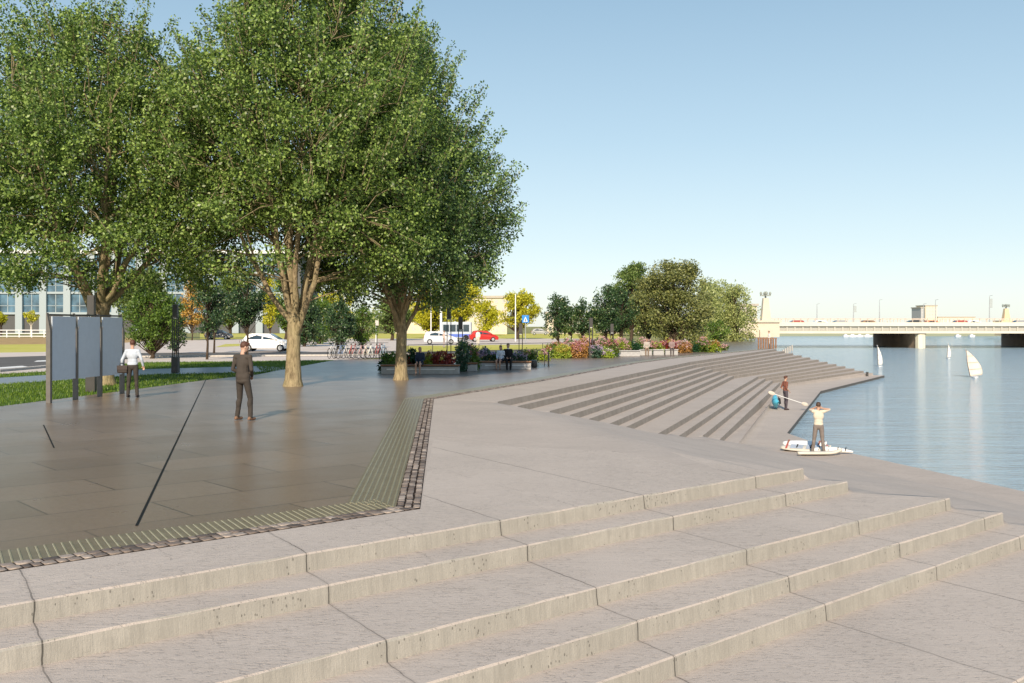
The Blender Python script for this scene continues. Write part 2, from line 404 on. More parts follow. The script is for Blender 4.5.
for k, c0 in enumerate(AC):
    zt = max(-0.17*k, LOW); zb = max(-0.17*(k+1), LOW)
    ue = uend(c0); rows = []
    for dc, z in ((-0.014, zt), (0.0, zt-0.016), (0.012, zb)):
        n = 70; ids = []
        for i in range(n+1):
            u = U0 + (ue-U0)*i/n
            jit = random.uniform(-.004, .004) if 0 < i < n else 0
            tp_ = max(0, (u-(ue-.7))/.7)*0.0; zm = (zt+zb)/2
            ids.append(addp(P(c0+dc, u), (z + (jit if dc <= 0 else 0))*(1-tp_) + zm*tp_))
        rows.append(ids)
        for i in range(n): edges.append((ids[i], ids[i+1]))
    for du, sp_, fd in ((.10, .04, .6), (.26, .10, .97)):
        for sg, z in ((-1, zt), (1, zb)):
            q = P(c0+sg*sp_, ue+du+.574*sg*sp_)
            if inpoly(q, [(-2, 5), (13, 5), (12, 40), (-2, 40)]): addp(q, z*(1-fd)+(zb-.012)*fd)
    left += [rows[0][0], rows[1][0], rows[2][0]]
    edges += [(rows[0][-1], rows[1][-1]), (rows[1][-1], rows[2][-1])]
    if prev_end is not None: edges.append((prev_end, rows[0][-1]))
    prev_end = rows[2][-1]
left.append(addp(P(6.0, U0), LOW))
quay = [addp(p, LOW) for p in QUAY]
ends = []
for k in range(12):
    zt, zb = BZ[k], BZ[k+1]; rows = []
    for off, z in ((0.0, zt), (0.022, zb)):
        ids = []
        for j, p in enumerate((BN[k], lerp(BN[k], BM[k], .05), BM[k], BE[k])):
            q = (p[0]+off*0.94, p[1]-off*0.34); ids.append(addp(q, z))
        rows.append(ids); edges += [(ids[0], ids[1]), (ids[1], ids[2]), (ids[2], ids[3])]
    edges.append((rows[0][0], rows[1][0]))
    ends.append((rows[0][3], rows[1][3]))
    for dd_, sp_, fd in ((.12, .05, .6), (.35, .12, .95)):
        for sg, z in ((-1, zt), (1, zb)):
            addp((BN[k][0]-.33*dd_+sg*sp_*.94, BN[k][1]-.94*dd_-sg*sp_*.34), z*(1-fd)+zt*fd)
loop = bord[:1] + left + quay + [i for a_, b_ in reversed(ends) for i in (b_, a_)] + bord[:0:-1]
for i in range(len(loop)): edges.append((loop[i], loop[(i+1) % len(loop)]))
outer = [tuple(pts[i]) for i in loop]
x = -3.0
while x < 15:
    y = 9.0
    while y < 40:
        c, u = CU(x, y)
        if u > uend(c)+1.2 and inpoly((x, y), outer) and y < 28.3+(x+.41)*0.8-.9 and x > -2.3+0.4: addp((x+random.uniform(-.1, .1), y), zfun(x, y))
        y += 0.9
    x += 0.8
for p in ((9.5, 38.5), (11, 45), (13, 52), (17, 63), (22, 74), (28, 83)): addp(p, LOW)
vo, eo, fo, ov, _, _ = geometry.delaunay_2d_cdt(pts, edges, [], 0, 1e-5)
VZ = []
for v, o_ in zip(vo, ov): VZ.append(zs[o_[0]] if o_ else zfun(v.x, v.y))
Vc = [(v.x, v.y, z) for v, z in zip(vo, VZ)]
polyB = [BN[0]] + [BM[0], BE[0], BE[11], BM[11], BN[11]] + BN[10:0:-1]
groups = {'front_steps': [], 'far_steps': [], 'sloping_quay': []}
for f in fo:
    cx = sum(Vc[i][0] for i in f)/len(f); cy = sum(Vc[i][1] for i in f)/len(f)
    if not inpoly((cx, cy), outer): continue
    c, u = CU(cx, cy)
    g = 'front_steps' if (u < uend(c) and c > AC[0]-0.014) else ('far_steps' if inpoly((cx, cy), polyB) else 'sloping_quay')
    if g == 'sloping_quay' and c < AC[0] and u < uend(c)+0.3: g = 'front_steps'
    groups[g].append(list(f))
for g, fs in groups.items():
    me = bpy.data.meshes.new(g); used = sorted({i for f in fs for i in f}); mp_ = {i: j for j, i in enumerate(used)}
    me.from_pydata([Vc[i] for i in used], [], [[mp_[i] for i in f] for f in fs]); me.update()
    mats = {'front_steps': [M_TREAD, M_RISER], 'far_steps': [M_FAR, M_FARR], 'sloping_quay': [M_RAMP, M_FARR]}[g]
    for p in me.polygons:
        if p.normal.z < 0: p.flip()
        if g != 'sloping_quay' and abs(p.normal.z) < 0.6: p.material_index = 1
    o = mkobj(g, me, mats); o['kind'] = 'structure'
    if g == 'sloping_quay': me.polygons.foreach_set('use_smooth', [True]*len(me.polygons))
# quay wall down to the water
b = MB(); qp = [P(6.0, U0)] + QUAY + [BE[11]] + BE[10::-1] + [(24.4, 93.6)]
qz = [LOW]*(len(QUAY)+1) + [BZ[12]] + [BZ[k] for k in range(11, 0, -1)] + [0]
for i in range(len(qp)-1):
    p, q = qp[i], qp[i+1]
    b.add([(p[0], p[1], qz[i]), (q[0], q[1], qz[i+1]), (q[0], q[1], -3.6), (p[0], p[1], -3.6)], [(0, 1, 2, 3)])
tag(b.build('quay_wall', simple('dark_concrete', (0.13, 0.115, 0.10), 0.7, 0.3)), kind='structure')  # evenly dark concrete face

# ------------------------------------------------------------------ plaza, borders
SHORE = [(24.4, 93.6), (25.2, 96.5), (31, 118), (52, 198), (62, 240)]
PL = BORDER + SHORE[1:4] + [(46, 198), (22, 112), (16.5, 95), (9, 80), (2, 71), (-4, 66), (-11.2, 64), (-11.3, 44.1), (-12.2, 39.6), (-12.9, 32.9), (-13.7, 26.7), (-15.5, 12), (-22, -6)]
sheet('plaza', PL, 0.0, M_PLAZA)
def offset_line(line, d):
    """offset a polyline to its left by d"""
    out = []
    for i, p in enumerate(line):
        ns = []
        for j in (i-1, i):
            if 0 <= j < len(line)-1:
                q = Vector(line[j+1][:2]) - Vector(line[j][:2]); q.normalize(); ns.append(Vector((-q.y, q.x)))
        m = sum(ns, Vector((0, 0))); m.normalize(); k = 1/max(0.35, m.dot(ns[0]))
        out.append((p[0]+m.x*d*k, p[1]+m.y*d*k))
    return out
BL = BORDER
CW = 0.29; TW = 0.60
c_in = offset_line(BL, CW); t_in = offset_line(BL, CW+TW)
sheet('cobble_bed', BL + c_in[::-1], 0.004, M_GROUT)
sheet('tactile_paving', c_in + t_in[::-1], 0.004, M_TACT)
VV = []; QQ = []
def stone(c, ax, ay, wx, wy, h):
    b0 = len(VV)
    for z, s_ in ((0.0, 1.0), (h*0.7, 1.0), (h, 0.82)):
        for sx, sy in ((-1, -1), (1, -1), (1, 1), (-1, 1)):
            VV.append((c[0]+ax[0]*sx*wx*s_/2+ay[0]*sy*wy*s_/2, c[1]+ax[1]*sx*wx*s_/2+ay[1]*sy*wy*s_/2, z+0.004))
    for l in (0, 4):
        for j in range(4): QQ.append((b0+l+j, b0+l+(j+1) % 4, b0+l+4+(j+1) % 4, b0+l+4+j))
    QQ.append((b0+8, b0+9, b0+10, b0+11))
for si in range(len(BL)-1):
    a0, a1 = Vector(BL[si]), Vector(BL[si+1]); i0, i1 = Vector(c_in[si]), Vector(c_in[si+1])
    L = (a1-a0).length; d = (a1-a0)/L; nn = Vector((-d.y, d.x)); pitch = 0.115 if si < 3 else 0.16
    NR = 2 if si == 0 else 3
    for r in range(NR):
        v = (r+0.5)/NR; p0 = a0.lerp(i0, v); p1 = a1.lerp(i1, v); LL = (p1-p0).length; s_ = random.random()*0.04
        while s_ < LL-0.03:
            wl_ = min(pitch*random.uniform(0.7, 1.35), LL-s_)
            c_ = p0 + d*(s_+wl_/2) + nn*random.uniform(-.006, .006)
            stone(c_, d, nn, wl_-0.019, CW/NR-0.022, random.uniform(0.007, 0.014)); s_ += wl_
tag(mkobj('cobble_edging', npmesh('cobble_edging', VV, QQ), M_COB), kind='structure')
b = MB()
def rib(p, q, wd=0.021):
    p, q = Vector(p), Vector(q); d = (q-p).normalized(); n_ = Vector((-d.y, d.x))*wd/2
    b.add([(p.x+n_.x, p.y+n_.y, .004), (p.x-n_.x, p.y-n_.y, .004), (q.x-n_.x, q.y-n_.y, .004), (q.x+n_.x, q.y+n_.y, .004),
           (p.x+n_.x*.6, p.y+n_.y*.6, .010), (p.x-n_.x*.6, p.y-n_.y*.6, .010), (q.x-n_.x*.6, q.y-n_.y*.6, .010), (q.x+n_.x*.6, q.y+n_.y*.6, .010)],
          [(4, 5, 6, 7), (0, 1, 5, 4), (1, 2, 6, 5), (2, 3, 7, 6), (3, 0, 4, 7)])
A0, A1 = Vector(c_in[0]), Vector(c_in[1]); B0, B1 = Vector(t_in[0]), Vector(t_in[1])
n = int((A1-A0).length/0.080)
for i in range(n):
    p = A0.lerp(A1, (i+.5)/n); d = Vector((-0.5, 0.866)); dd = (A1-A0).normalized(); nn = Vector((-dd.y, dd.x))
    k = (TW-0.02)/d.dot(nn); rib(p+nn*.01, p+d*k)
for si in range(1, len(BL)-1):
    for r in range(8):
        v = (r+0.5)/8; rib(Vector(c_in[si]).lerp(Vector(t_in[si]), v), Vector(c_in[si+1]).lerp(Vector(t_in[si+1]), v), 0.024)
tag(b.build('tactile_ribs', M_TRIB), kind='structure')
def strip(name, p, q, wd, z, mat):
    p, q = Vector(p), Vector(q); d = (q-p).normalized(); n_ = Vector((-d.y, d.x))*wd/2
    return sheet(name, [p+n_, p-n_, q-n_, q+n_], z, mat)
strip('slot_drain', at(136.5, 526), at(206, 379.5), 0.03, 0.0045, M_DRAIN)
strip('slot_drain', at(43.5, 425), at(54, 448), 0.025, 0.0045, M_DRAIN)

# ------------------------------------------------------------------ land, lawn, roads, river
LANDP = [(-22, -6), (-2600, -6), (-2600, 3000), (160, 3000), (100, 900), (70, 330), (62, 240)] + SHORE[3:0:-1] + [(24.4, 93.6), (15, 75), (-5, 60), (-13.7, 26.7), (-15.5, 12)]
sheet('land', LANDP, -0.03, M_LAND)
def pxpoly(l): return [at(*p) for p in l]
LAWN = [(-13.7, 26.7), (-15.5, 12), (-22, -6), (-60, -6), (-60, 30)] + pxpoly([(-60, 384), (0, 374), (45, 371.5), (140, 362.5), (256, 361.3), (335, 359.8)]) + [(-11.2, 64), (-11.3, 44.1), (-12.2, 39.6), (-12.9, 32.9)]
sheet('lawn', LAWN, -0.012, M_TURF)
sheet('lawn_path', pxpoly([(-60, 382.5), (0, 377.5), (150, 368.8), (256, 366)]) + [(-11.28, 52), (-11.3, 47)] + pxpoly([(150, 374.5), (0, 384), (-60, 392)]), -0.008, simple('path_stone', (0.17, 0.18, 0.19), 0.35, 0.5))
sheet('footway', pxpoly([(-60, 384), (0, 374), (45, 371.5), (140, 362.5), (256, 361.3), (335, 359.8), (420, 356), (420, 354), (330, 356.2), (140, 357.6), (40, 368.5), (0, 372), (-60, 381)]), -0.006, M_PALE)
sheet('road', pxpoly([(-60, 381), (0, 372), (40, 368.5), (140, 357.6), (330, 356.2), (420, 354), (520, 352), (520, 349), (330, 351.6), (140, 352.8), (0, 357), (-60, 359)]), -0.014, M_ASPH)
sheet('far_footway', pxpoly([(-60, 359), (0, 357), (140, 352.8), (140, 350.2), (0, 352.5), (-60, 353.5)]), -0.010, M_PALE)
sheet('wide_road', pxpoly([(100, 351.8), (140, 352.8), (330, 351.6), (520, 349), (620, 346), (620, 338.5), (300, 338.5), (150, 340.5), (120, 343)]), -0.018, M_PALE)
sheet('verge', pxpoly([(-60, 353.5), (0, 352.5), (100, 351.0), (120, 343.3), (-60, 345)]), -0.016, M_DRY)
sheet('earth_bank', pxpoly([(-60, 345), (122, 343.3), (150, 340.5), (120, 337), (-60, 337.6)]), -0.020, M_OCH)
sheet('far_verge', pxpoly([(200, 338.5), (620, 338.5), (620, 333.5), (200, 333.5)]), -0.019, M_DRY)
sheet('near_verge', pxpoly([(400, 352), (520, 349.3), (600, 347), (600, 344), (520, 344.5), (400, 345.8)]), -0.0095, M_DRY)
sheet('traffic_island', pxpoly([(215, 347), (262, 345), (262, 343.2), (225, 344)]), -0.0105, M_DRY)
for pl in ([(-5, 368.8), (28, 366.5), (22, 365.6), (-5, 367.4)], [(34, 361.6), (47, 361.2), (47, 360.0), (37, 360.4)]):
    sheet('road_marking', pxpoly(pl), -0.0095, M_PAINT)
sheet('river', [(-40, -60), (3000, -60), (3000, 4000), (62, 4000), (20, 200), (0, 90), (0, 20)], WZ, M_WATER)
tag(bpy.data.objects['river'], kind='structure')
# shoreline slope
b = MB(); sh = SHORE + [(70, 330), (100, 900)]
for p, q in zip(sh, sh[1:]): b.add([(p[0], p[1], -0.03), (q[0], q[1], -0.03), (q[0]+.3, q[1], -3), (p[0]+.3, p[1], -3)], [(0, 1, 2, 3)])
tag(b.build('river_bank', simple('bank_stone', (0.5, 0.44, 0.36), 0.9, 0.1)), kind='structure')
b = MB(); b.add([(40, 440, WZ-.2), (900, 440, WZ-.2), (900, 452, -.6), (40, 452, -.6), (900, 3000, -.5), (40, 3000, -.5)], [(0, 1, 2, 3), (3, 2, 4, 5)])
tag(b.build('far_bank', simple('far_bank_earth', (0.40, 0.40, 0.25), 0.9, 0.1)), kind='structure')
# kerb along the road
b = MB(); kl = pxpoly([(0, 371.6), (40, 368.1), (140, 357.2), (330, 355.8), (420, 353.7)])
for p, q in zip(kl, kl[1:]):
    d = (Vector(q)-Vector(p)); L = d.length; M_ = Matrix.Translation((p[0], p[1], 0)) @ Matrix.Rotation(math.atan2(d.y, d.x), 4, 'Z')
    b.box(0, L, 0, 0.3, -0.1, 0.10, 0, M_)
tag(b.build('kerb', M_KERB), kind='structure')
# short grass blades
rng = np.random.default_rng(3)
N = 60000; X = rng.uniform(-26, -11.3, N); Y = rng.uniform(24, 62, N)
keep = np.array([inpoly((x_, y_), LAWN) and not inpoly((x_, y_), pxpoly([(-60, 382.5), (0, 377.5), (150, 368.8), (256, 366), (262, 372), (150, 374.5), (0, 384), (-60, 392)])) for x_, y_ in zip(X, Y)])
X, Y = X[keep], Y[keep]; n = len(X); th = rng.uniform(0, PI, n); hh = rng.uniform(.04, .10, n); ww = 0.014
dx, dy = np.cos(th)*ww, np.sin(th)*ww; lx, ly = rng.normal(0, .02, n), rng.normal(0, .02, n)
V = np.stack([np.stack([X-dx, Y-dy, np.full(n, -.012)], 1), np.stack([X+dx, Y+dy, np.full(n, -.012)], 1), np.stack([X+lx, Y+ly, hh], 1)], 1).reshape(-1, 3)
tag(mkobj('grass', npmesh('grass', V, np.arange(3*n).reshape(-1, 3)), leafmat('grass_blade', (0.05, 0.11, 0.01), (0.10, 0.18, 0.015), (0.19, 0.27, 0.03), 0.3, pale=0)), 'short green lawn grass beside the dark plaza', 'grass', kind='stuff')

# ------------------------------------------------------------------ trees
def leaves(centers, radii, counts, size, rng, flat=0.75, droop=0.0, up=0.0):
    cs = np.repeat(np.asarray(centers), counts, 0); rs = np.repeat(np.asarray(radii), counts)
    n = len(cs); g = rng.normal(0, 1, (n, 3)); g /= np.linalg.norm(g, axis=1)[:, None]
    g *= (rng.random(n)**0.45)[:, None]; g[:, 2] *= flat + up
    p = cs + g*rs[:, None]; p[:, 2] -= droop*rng.random(n)
    sz = size*rng.uniform(0.6, 1.3, n)
    d = rng.normal(0, 1, (n, 3)); d[:, 2] -= 0.35; d += g*0.7; d /= np.linalg.norm(d, axis=1)[:, None]
    q = rng.normal(0, 1, (n, 3)); s_ = np.cross(d, q); s_ /= np.linalg.norm(s_, axis=1)[:, None]
    nn_ = np.cross(d, s_)
    a_ = p; b_ = p + d*(sz*.5)[:, None] + s_*(sz*.32)[:, None] + nn_*(sz*.06)[:, None]
    c_ = p + d*sz[:, None]; e_ = p + d*(sz*.5)[:, None] - s_*(sz*.32)[:, None] + nn_*(sz*.06)[:, None]
    V = np.stack([a_, b_, c_, e_], 1).reshape(-1, 3)
    return V, np.arange(4*n).reshape(-1, 4)
def prof(table, z):
    for (z0, r0), (z1, r1) in zip(table, table[1:]):
        if z0 <= z <= z1: return r0 + (r1-r0)*(z-z0)/(z1-z0)
    return 0.0
def big_tree(x, y, table, forkz, tr, label, seed, nclust=880, per=185, leaf=0.118, mat=M_LEAF, bark=M_BARK, nlimb=8, crad=0.62, name='broadleaf_tree', group=None, rot=0, shell=0.5, skew=0.0):
    rnd = random.Random(seed); rg = np.random.default_rng(seed)
    root = empty(name, (x, y, 0), 0, label, 'tree', group)
    zt = table[-1][0]; z0 = table[0][0]; Rm = max(r for _, r in table)
    ph = [rnd.uniform(0, 2*PI) for _ in range(6)]
    def lob(th, z): return 1 + 0.10*math.sin(3*th+ph[0]+z*.5) + 0.07*math.sin(5*th+ph[1]-z*.8) + .05*math.sin(9*th+ph[2]+z)
    b = MB()
    lean = (rnd.uniform(-.15, .15), rnd.uniform(-.15, .15))
    tp = [(0, 0, -.05), (lean[0]*.1, 0, .25), (lean[0]*.3, lean[1]*.3, forkz*.5), (lean[0], lean[1], forkz), (lean[0]*1.2, lean[1]*1.1, forkz*1.35)]
    b.tube(tp, [tr*1.35, tr*1.05, tr*.86, tr*.82, tr*.55], 14)
    nodes = []
    for i in range(nlimb+2):
        central = i >= nlimb
        th = 2*PI*i/nlimb + rnd.uniform(-.3, .3) + rot if not central else rnd.uniform(0, 6.28)
        zs0 = forkz*rnd.uniform(0.78, 1.25) if not central else forkz*1.3
        ze = z0 + (zt-z0)*(rnd.uniform(0.40, 0.78) if not central else 0.85)
        re = prof(table, ze)*(rnd.uniform(.6, .8) if not central else .2)
        p0 = Vector((lean[0], lean[1], zs0)); p3 = Vector((math.cos(th)*re, math.sin(th)*re, ze))
        p1 = p0 + Vector((math.cos(th)*re*.35, math.sin(th)*re*.35, (ze-zs0)*.22)); p2 = p0.lerp(p3, .66) + Vector((math.cos(th)*re*.08, math.sin(th)*re*.08, -.3))
        pp = []; n = 10
        r0 = tr*(rnd.uniform(.36, .50) if not central else .5)
        for k in range(n+1):
            s_ = k/n; q = p0*(1-s_)**3 + p1*3*s_*(1-s_)**2 + p2*3*s_*s_*(1-s_) + p3*s_**3
            if 0 < k: q += Vector((rnd.uniform(-.08, .08), rnd.uniform(-.08, .08), rnd.uniform(-.05, .05)))
            pp.append(q)
        rr = [r0*(1-.88*k/n) for k in range(n+1)]; b.tube(pp, rr, 8)
        nodes += [(pp[k], rr[k]) for k in range(2, n+1)]
        for j in range(5):
            k = rnd.randint(3, 8); q0 = pp[k]; th2 = th + rnd.uniform(-1.3, 1.3) ; zz = min(zt-.8, q0.z + rnd.uniform(.6, 3.4)); rr2 = prof(table, max(zz, z0+.2))*rnd.uniform(.55, .9)
            q3 = Vector((math.cos(th2)*rr2, math.sin(th2)*rr2, zz)); 
            if (q3-q0).length > 5.5: q3 = q0 + (q3-q0)*5.5/(q3-q0).length
            qq = [q0.lerp(q3, s_/5) + Vector((rnd.uniform(-.1, .1), rnd.uniform(-.1, .1), .35*math.sin(PI*s_/5)*.6)) for s_ in range(6)]; qq[0] = q0
            r2 = [rr[k]*.6*(1-.8*s_/5) for s_ in range(6)]; b.tube(qq, r2, 6); nodes += [(qq[s_], r2[s_]) for s_ in range(2, 6)]
    cl = []; rad = []
    while len(cl) < nclust:
        z = rnd.uniform(z0, zt); rm = prof(table, z)
        if rnd.random() > (rm/Rm)**1.4 + .05: continue
        core_ = z < z0+1.9
        th = rnd.uniform(0, 2*PI); f = 1-(rnd.random()**1.0)*(1-shell) if rnd.random() < .78 else rnd.uniform(.15, shell)
        if core_ and f < .62: continue
        r_ = rm*lob(th, z)*f
        cl.append((math.cos(th)*r_+skew*(z-z0), math.sin(th)*r_, z)); rad.append(crad*rnd.uniform(.6, 1.25))
    NP = np.array([tuple(q) for q, _ in nodes])
    use_ = np.zeros(len(NP))
    for c in cl:
        dd = use_*.9 + ((NP-np.array(c))**2).sum(1) + np.where(NP[:, 2] > c[2], 2.0, 0); k = int(dd.argmin()); use_[k] += 1; q, r_ = nodes[k]
        c_ = Vector(c); m = q.lerp(c_, .5) + Vector((rnd.uniform(-.15, .15), rnd.uniform(-.15, .15), rnd.uniform(0, .2)))
        b.tube([q, m, c_], [min(r_*.6, .035), .016, .006], 4, cap=False)
    counts = np.array([int(per*(r_/crad)**2) for r_ in rad])
    V, Q = leaves(cl, rad, counts, leaf, rg)
    # shoots that stand out of the outline
    sc = []; 
    for i in range(int(nclust*.28)):
        z = rnd.uniform(z0+(zt-z0)*.25, zt); th = rnd.uniform(0, 2*PI); rm = prof(table, z)*lob(th, z)
        p = Vector((math.cos(th)*rm+skew*(z-z0), math.sin(th)*rm, z)); out = Vector((math.cos(th)*.6, math.sin(th)*.6, .9)); L = rnd.uniform(.4, 1.15)
        for k in range(5): sc.append(tuple(p + out*(L*k/4)))
        b.tube([p*0.93, p+out*L], [.012, .004], 4, cap=False)
    V2, Q2 = leaves(sc, [crad*.32]*len(sc), [max(4, per//9)]*len(sc), leaf*.95, rg, 1.0)
    V = np.concatenate([V, V2]); Q = np.concatenate([Q, Q2+len(V)-len(V2)])
    b.build('trunk', bark, root)
    mkobj('crown', npmesh('crown', V, Q), mat, root)
    return root
G3 = None
big_tree(xat(104, 36.5), 36.5, [(3.5, 3.2), (4.3, 5.0), (7.0, 5.6), (9.5, 5.0), (11.0, 3.9), (12.4, 2.5), (13.4, 0.9)], 2.5, .36, 'leftmost of the three big leafy trees, rising behind the blank boards', 11, rot=.4, skew=-.05)
big_tree(xat(293, 35.6), 35.6, [(3.6, 2.4), (4.4, 4.4), (7.5, 5.2), (10.5, 4.9), (13.0, 3.1), (15.0, 2.2), (16.6, 0.8)], 2.15, .285, 'tallest broad leafy tree with smooth tan trunk, middle of the three', 22, nclust=1050, rot=.15, skew=.07)
big_tree(xat(401, 39.6), 39.6, [(3.1, 2.2), (3.8, 3.5), (5.0, 3.8), (7.2, 3.9), (9.2, 3.1), (10.6, 2.1), (12.2, 1.3), (13.4, 0.4)], 2.0, .25, 'big leafy tree in front of the wooden-topped planter bench', 35, rot=.9, mat=M_LEAFC, skew=.02)

def small_tree(px, Y, top, bot, w_, label, mat, seed, name='small_tree', shape='round', trunkr=.09, n=None, leaf=.2, base_z=0.0, bark=M_DBARK, group=None, cat='tree', droop=0, dens=1.0):
    """px centre, Y distance, image rows of crown top and bottom, crown width in pixels -> real sizes at that distance"""
    rnd = random.Random(seed); rg = np.random.default_rng(seed); s_ = Y/F
    zt = zat(top, Y)-base_z; zb = max(.15, zat(bot, Y)-base_z); rx = w_*s_/2; x = xat(px, Y)
    root = empty(name, (x, Y, base_z), 0, label, cat, group)
    b = MB(); cz = (zt+zb)/2; rz = (zt-zb)/2
    b.tube([(0, 0, -.05), (.03*rx, 0, zb*.6), (0, .05, cz), (.05, 0, zt-.3*rz)], [trunkr*1.3, trunkr, trunkr*.6, trunkr*.15], 8)
    ncl = n or int(60 + 22*rx*rz/ (leaf*3)); cl = []; rad = []
    cr = min(rx, rz)*.26; lob_ = []; nl = 16 if shape != 'dome' else 26; ncl = int(ncl*(1.4 if shape != 'dome' else .62))
    while len(cl) < ncl:
        u_ = rnd.uniform(-1, 1); th = rnd.uniform(0, 2*PI)
        if shape == 'round': rr = math.sqrt(max(0, 1-u_*u_))
        elif shape == 'cone': rr = (1-u_)/2*.95 + .12 if u_ > -.8 else .7
        elif shape == 'dome': rr = math.sqrt(max(0, 1-max(0, u_)**2)) * (1 if u_ > -.4 else .85)
        else: rr = 1-.25*(u_**2)-.3*max(0, u_)
        rr *= 1 + .16*math.sin(3*th+seed) + .1*math.sin(4*u_*3+th*2+seed)
        f = rnd.random()**.4
        if len(lob_) < nl: lob_.append((math.cos(th)*rr*rx*.72*max(f, .5), math.sin(th)*rr*rx*.72*max(f, .5), cz+u_*rz*.80, rnd.uniform(.24, .42)*min(rx, rz))); continue
        if rnd.random() < .75:
            q_ = rnd.choice(lob_); g_ = Vector((rnd.gauss(0, 1), rnd.gauss(0, 1), rnd.gauss(0, 1))).normalized()*q_[3]*rnd.random()**.35
            cl.append((q_[0]+g_.x, q_[1]+g_.y, q_[2]+g_.z*(.45 if shape == 'dome' else .85)))
        else: cl.append((math.cos(th)*rr*rx*f*.8, math.sin(th)*rr*rx*f*.8, cz+u_*rz*.8))
        rad.append(cr*rnd.uniform(.5, 1.2)*.72)
    for i in range(0, len(cl), 4):
        c = cl[i]; hz = max(zb*.7, c[2]-rx*.8)
        b.tube([(0, 0, min(hz, zt*.8)), (c[0]*.5, c[1]*.5, (hz+c[2])/2), c], [trunkr*.4, trunkr*.22, .01], 5, cap=False)
    cnt = [max(8, int(dens*9*(r_/leaf)**2)) for r_ in rad]
    V, Q = leaves(cl, rad, cnt, leaf*.85, rg, .35 if shape == 'cone' else .8, droop=droop)
    b.build('trunk', bark, root); mkobj('crown', npmesh('crown', V, Q), mat, root)
    return root
small_tree(152, 66, 287, 354, 66, 'rounded bright green tree behind the man in white shirt', M_LEAFB, 3, 'rounded_tree', leaf=.17, trunkr=.13)
small_tree(176, 78, 313, 352, 30, 'dark bushy tree partly hidden behind the tall lamp column', M_LEAFD, 4, leaf=.2)
small_tree(207, 64, 276, 334, 46, 'dark slender tree with bare stem left of the suited man', M_LEAFD, 5, 'slender_tree', leaf=.17, trunkr=.07)
small_tree(214, 80, 283, 332, 32, 'second dark slender tree, just behind the first one', M_LEAFD, 6, 'slender_tree', leaf=.2, trunkr=.07)
small_tree(247, 74, 272, 328, 50, 'dark green street tree rising above the back of the white car', M_LEAFD, 7, 'slender_tree', leaf=.18, trunkr=.08)
small_tree(270, 130, 272, 330, 24, 'yellow autumn tree between the tan trunk and dark street tree', M_LEAFY, 8, 'autumn_tree', leaf=.32)
small_tree(304, 105, 290, 344, 46, 'dark evergreen bush just right of the smooth tan trunk', M_LEAFD, 9, leaf=.26, trunkr=.15)
small_tree(338, 92, 300, 348, 46, 'low dark rounded tree above the left end of the bicycles', M_LEAFD, 10, 'rounded_tree', leaf=.22, trunkr=.14)
small_tree(362, 96, 304, 344, 36, 'mid green rounded tree above the right end of the bicycles', M_LEAFB, 12, 'rounded_tree', leaf=.22, trunkr=.12)
small_tree(432, 175, 284, 331, 58, 'yellow autumn tree seen left of the white lamp mast', M_LEAFY, 13, 'autumn_tree', leaf=.42, trunkr=.2)
small_tree(462, 170, 270, 324, 50, 'golden autumn tree over the bus under the big tree edge', M_LEAFY, 14, 'autumn_tree', leaf=.42, trunkr=.2)
small_tree(517, 165, 292, 330, 56, 'bright yellow green tree standing alone beside the blue sign', M_LEAFY, 15, 'autumn_tree', leaf=.40, trunkr=.3, bark=M_DBARK)
small_tree(333, 190, 290, 325, 50, 'distant orange tinted tree behind the bicycle row', M_LEAFY, 16, 'autumn_tree', leaf=.45)
small_tree(558, 84, 292, 337, 38, 'leftmost dark tree of the row behind the flower bed', M_LEAFD, 17, 'slender_tree', leaf=.2, trunkr=.08)
small_tree(583, 84, 294, 337, 34, 'second dark tree from the left behind the flower bed', M_LEAFD, 18, 'slender_tree', leaf=.2, trunkr=.08)
small_tree(606, 84, 279, 337, 40, 'third dark tree from the left behind the flower bed', M_LEAFD, 19, 'slender_tree', leaf=.2, trunkr=.08)
small_tree(622, 92, 284, 337, 36, 'fourth dark tree, touching the tall light green one', M_LEAFD, 20, 'slender_tree', leaf=.2, trunkr=.08)
small_tree(631, 125, 259, 325, 52, 'tall light green tree with loose crown behind dark trees', M_LEAFM, 21, leaf=.3, trunkr=.2)
small_tree(648, 108, 275, 340, 44, 'brownish olive tree left of the widest olive crown', M_LEAFO, 22, leaf=.26, trunkr=.18)
small_tree(674, 97, 254, 345, 84, 'large olive brown tree with layered spreading crown', M_LEAFO, 23, 'layered_tree', 'dome', leaf=.24, trunkr=.16)
small_tree(702, 150, 273, 335, 42, 'pale yellow green tree between olive tree and weeping tree', M_LEAFP, 24, leaf=.36, dens=.6)
small_tree(718, 175, 275, 335, 50, 'pale tree peeking above the weeping tree', M_LEAFP, 25, leaf=.42, dens=.45)
small_tree(734, 140, 277, 342, 50, 'weeping willow like tree at the end of the promenade', M_LEAFW, 26, 'weeping_tree', 'dome', leaf=.3, trunkr=.25, droop=1.6)
small_tree(690, 118, 315, 345, 36, 'fresh green shrub under the large olive tree', M_LEAFB, 27, 'green_shrub', leaf=.25, cat='shrub')
small_tree(716, 118, 320, 345, 34, 'fresh green shrub in front of the weeping tree', M_LEAFB, 28, 'green_shrub', leaf=.25, cat='shrub')
small_tree(31, 215, 311, 323, 19, 'small yellow clipped tree in front of the office pillar', M_LEAFY, 29, 'autumn_tree', leaf=.4, trunkr=.2, bark=M_KERB)
small_tree(1, 215, 313, 324, 18, 'small yellow tree at left frame edge before the office', M_LEAFY, 30, 'autumn_tree', leaf=.4, trunkr=.2)

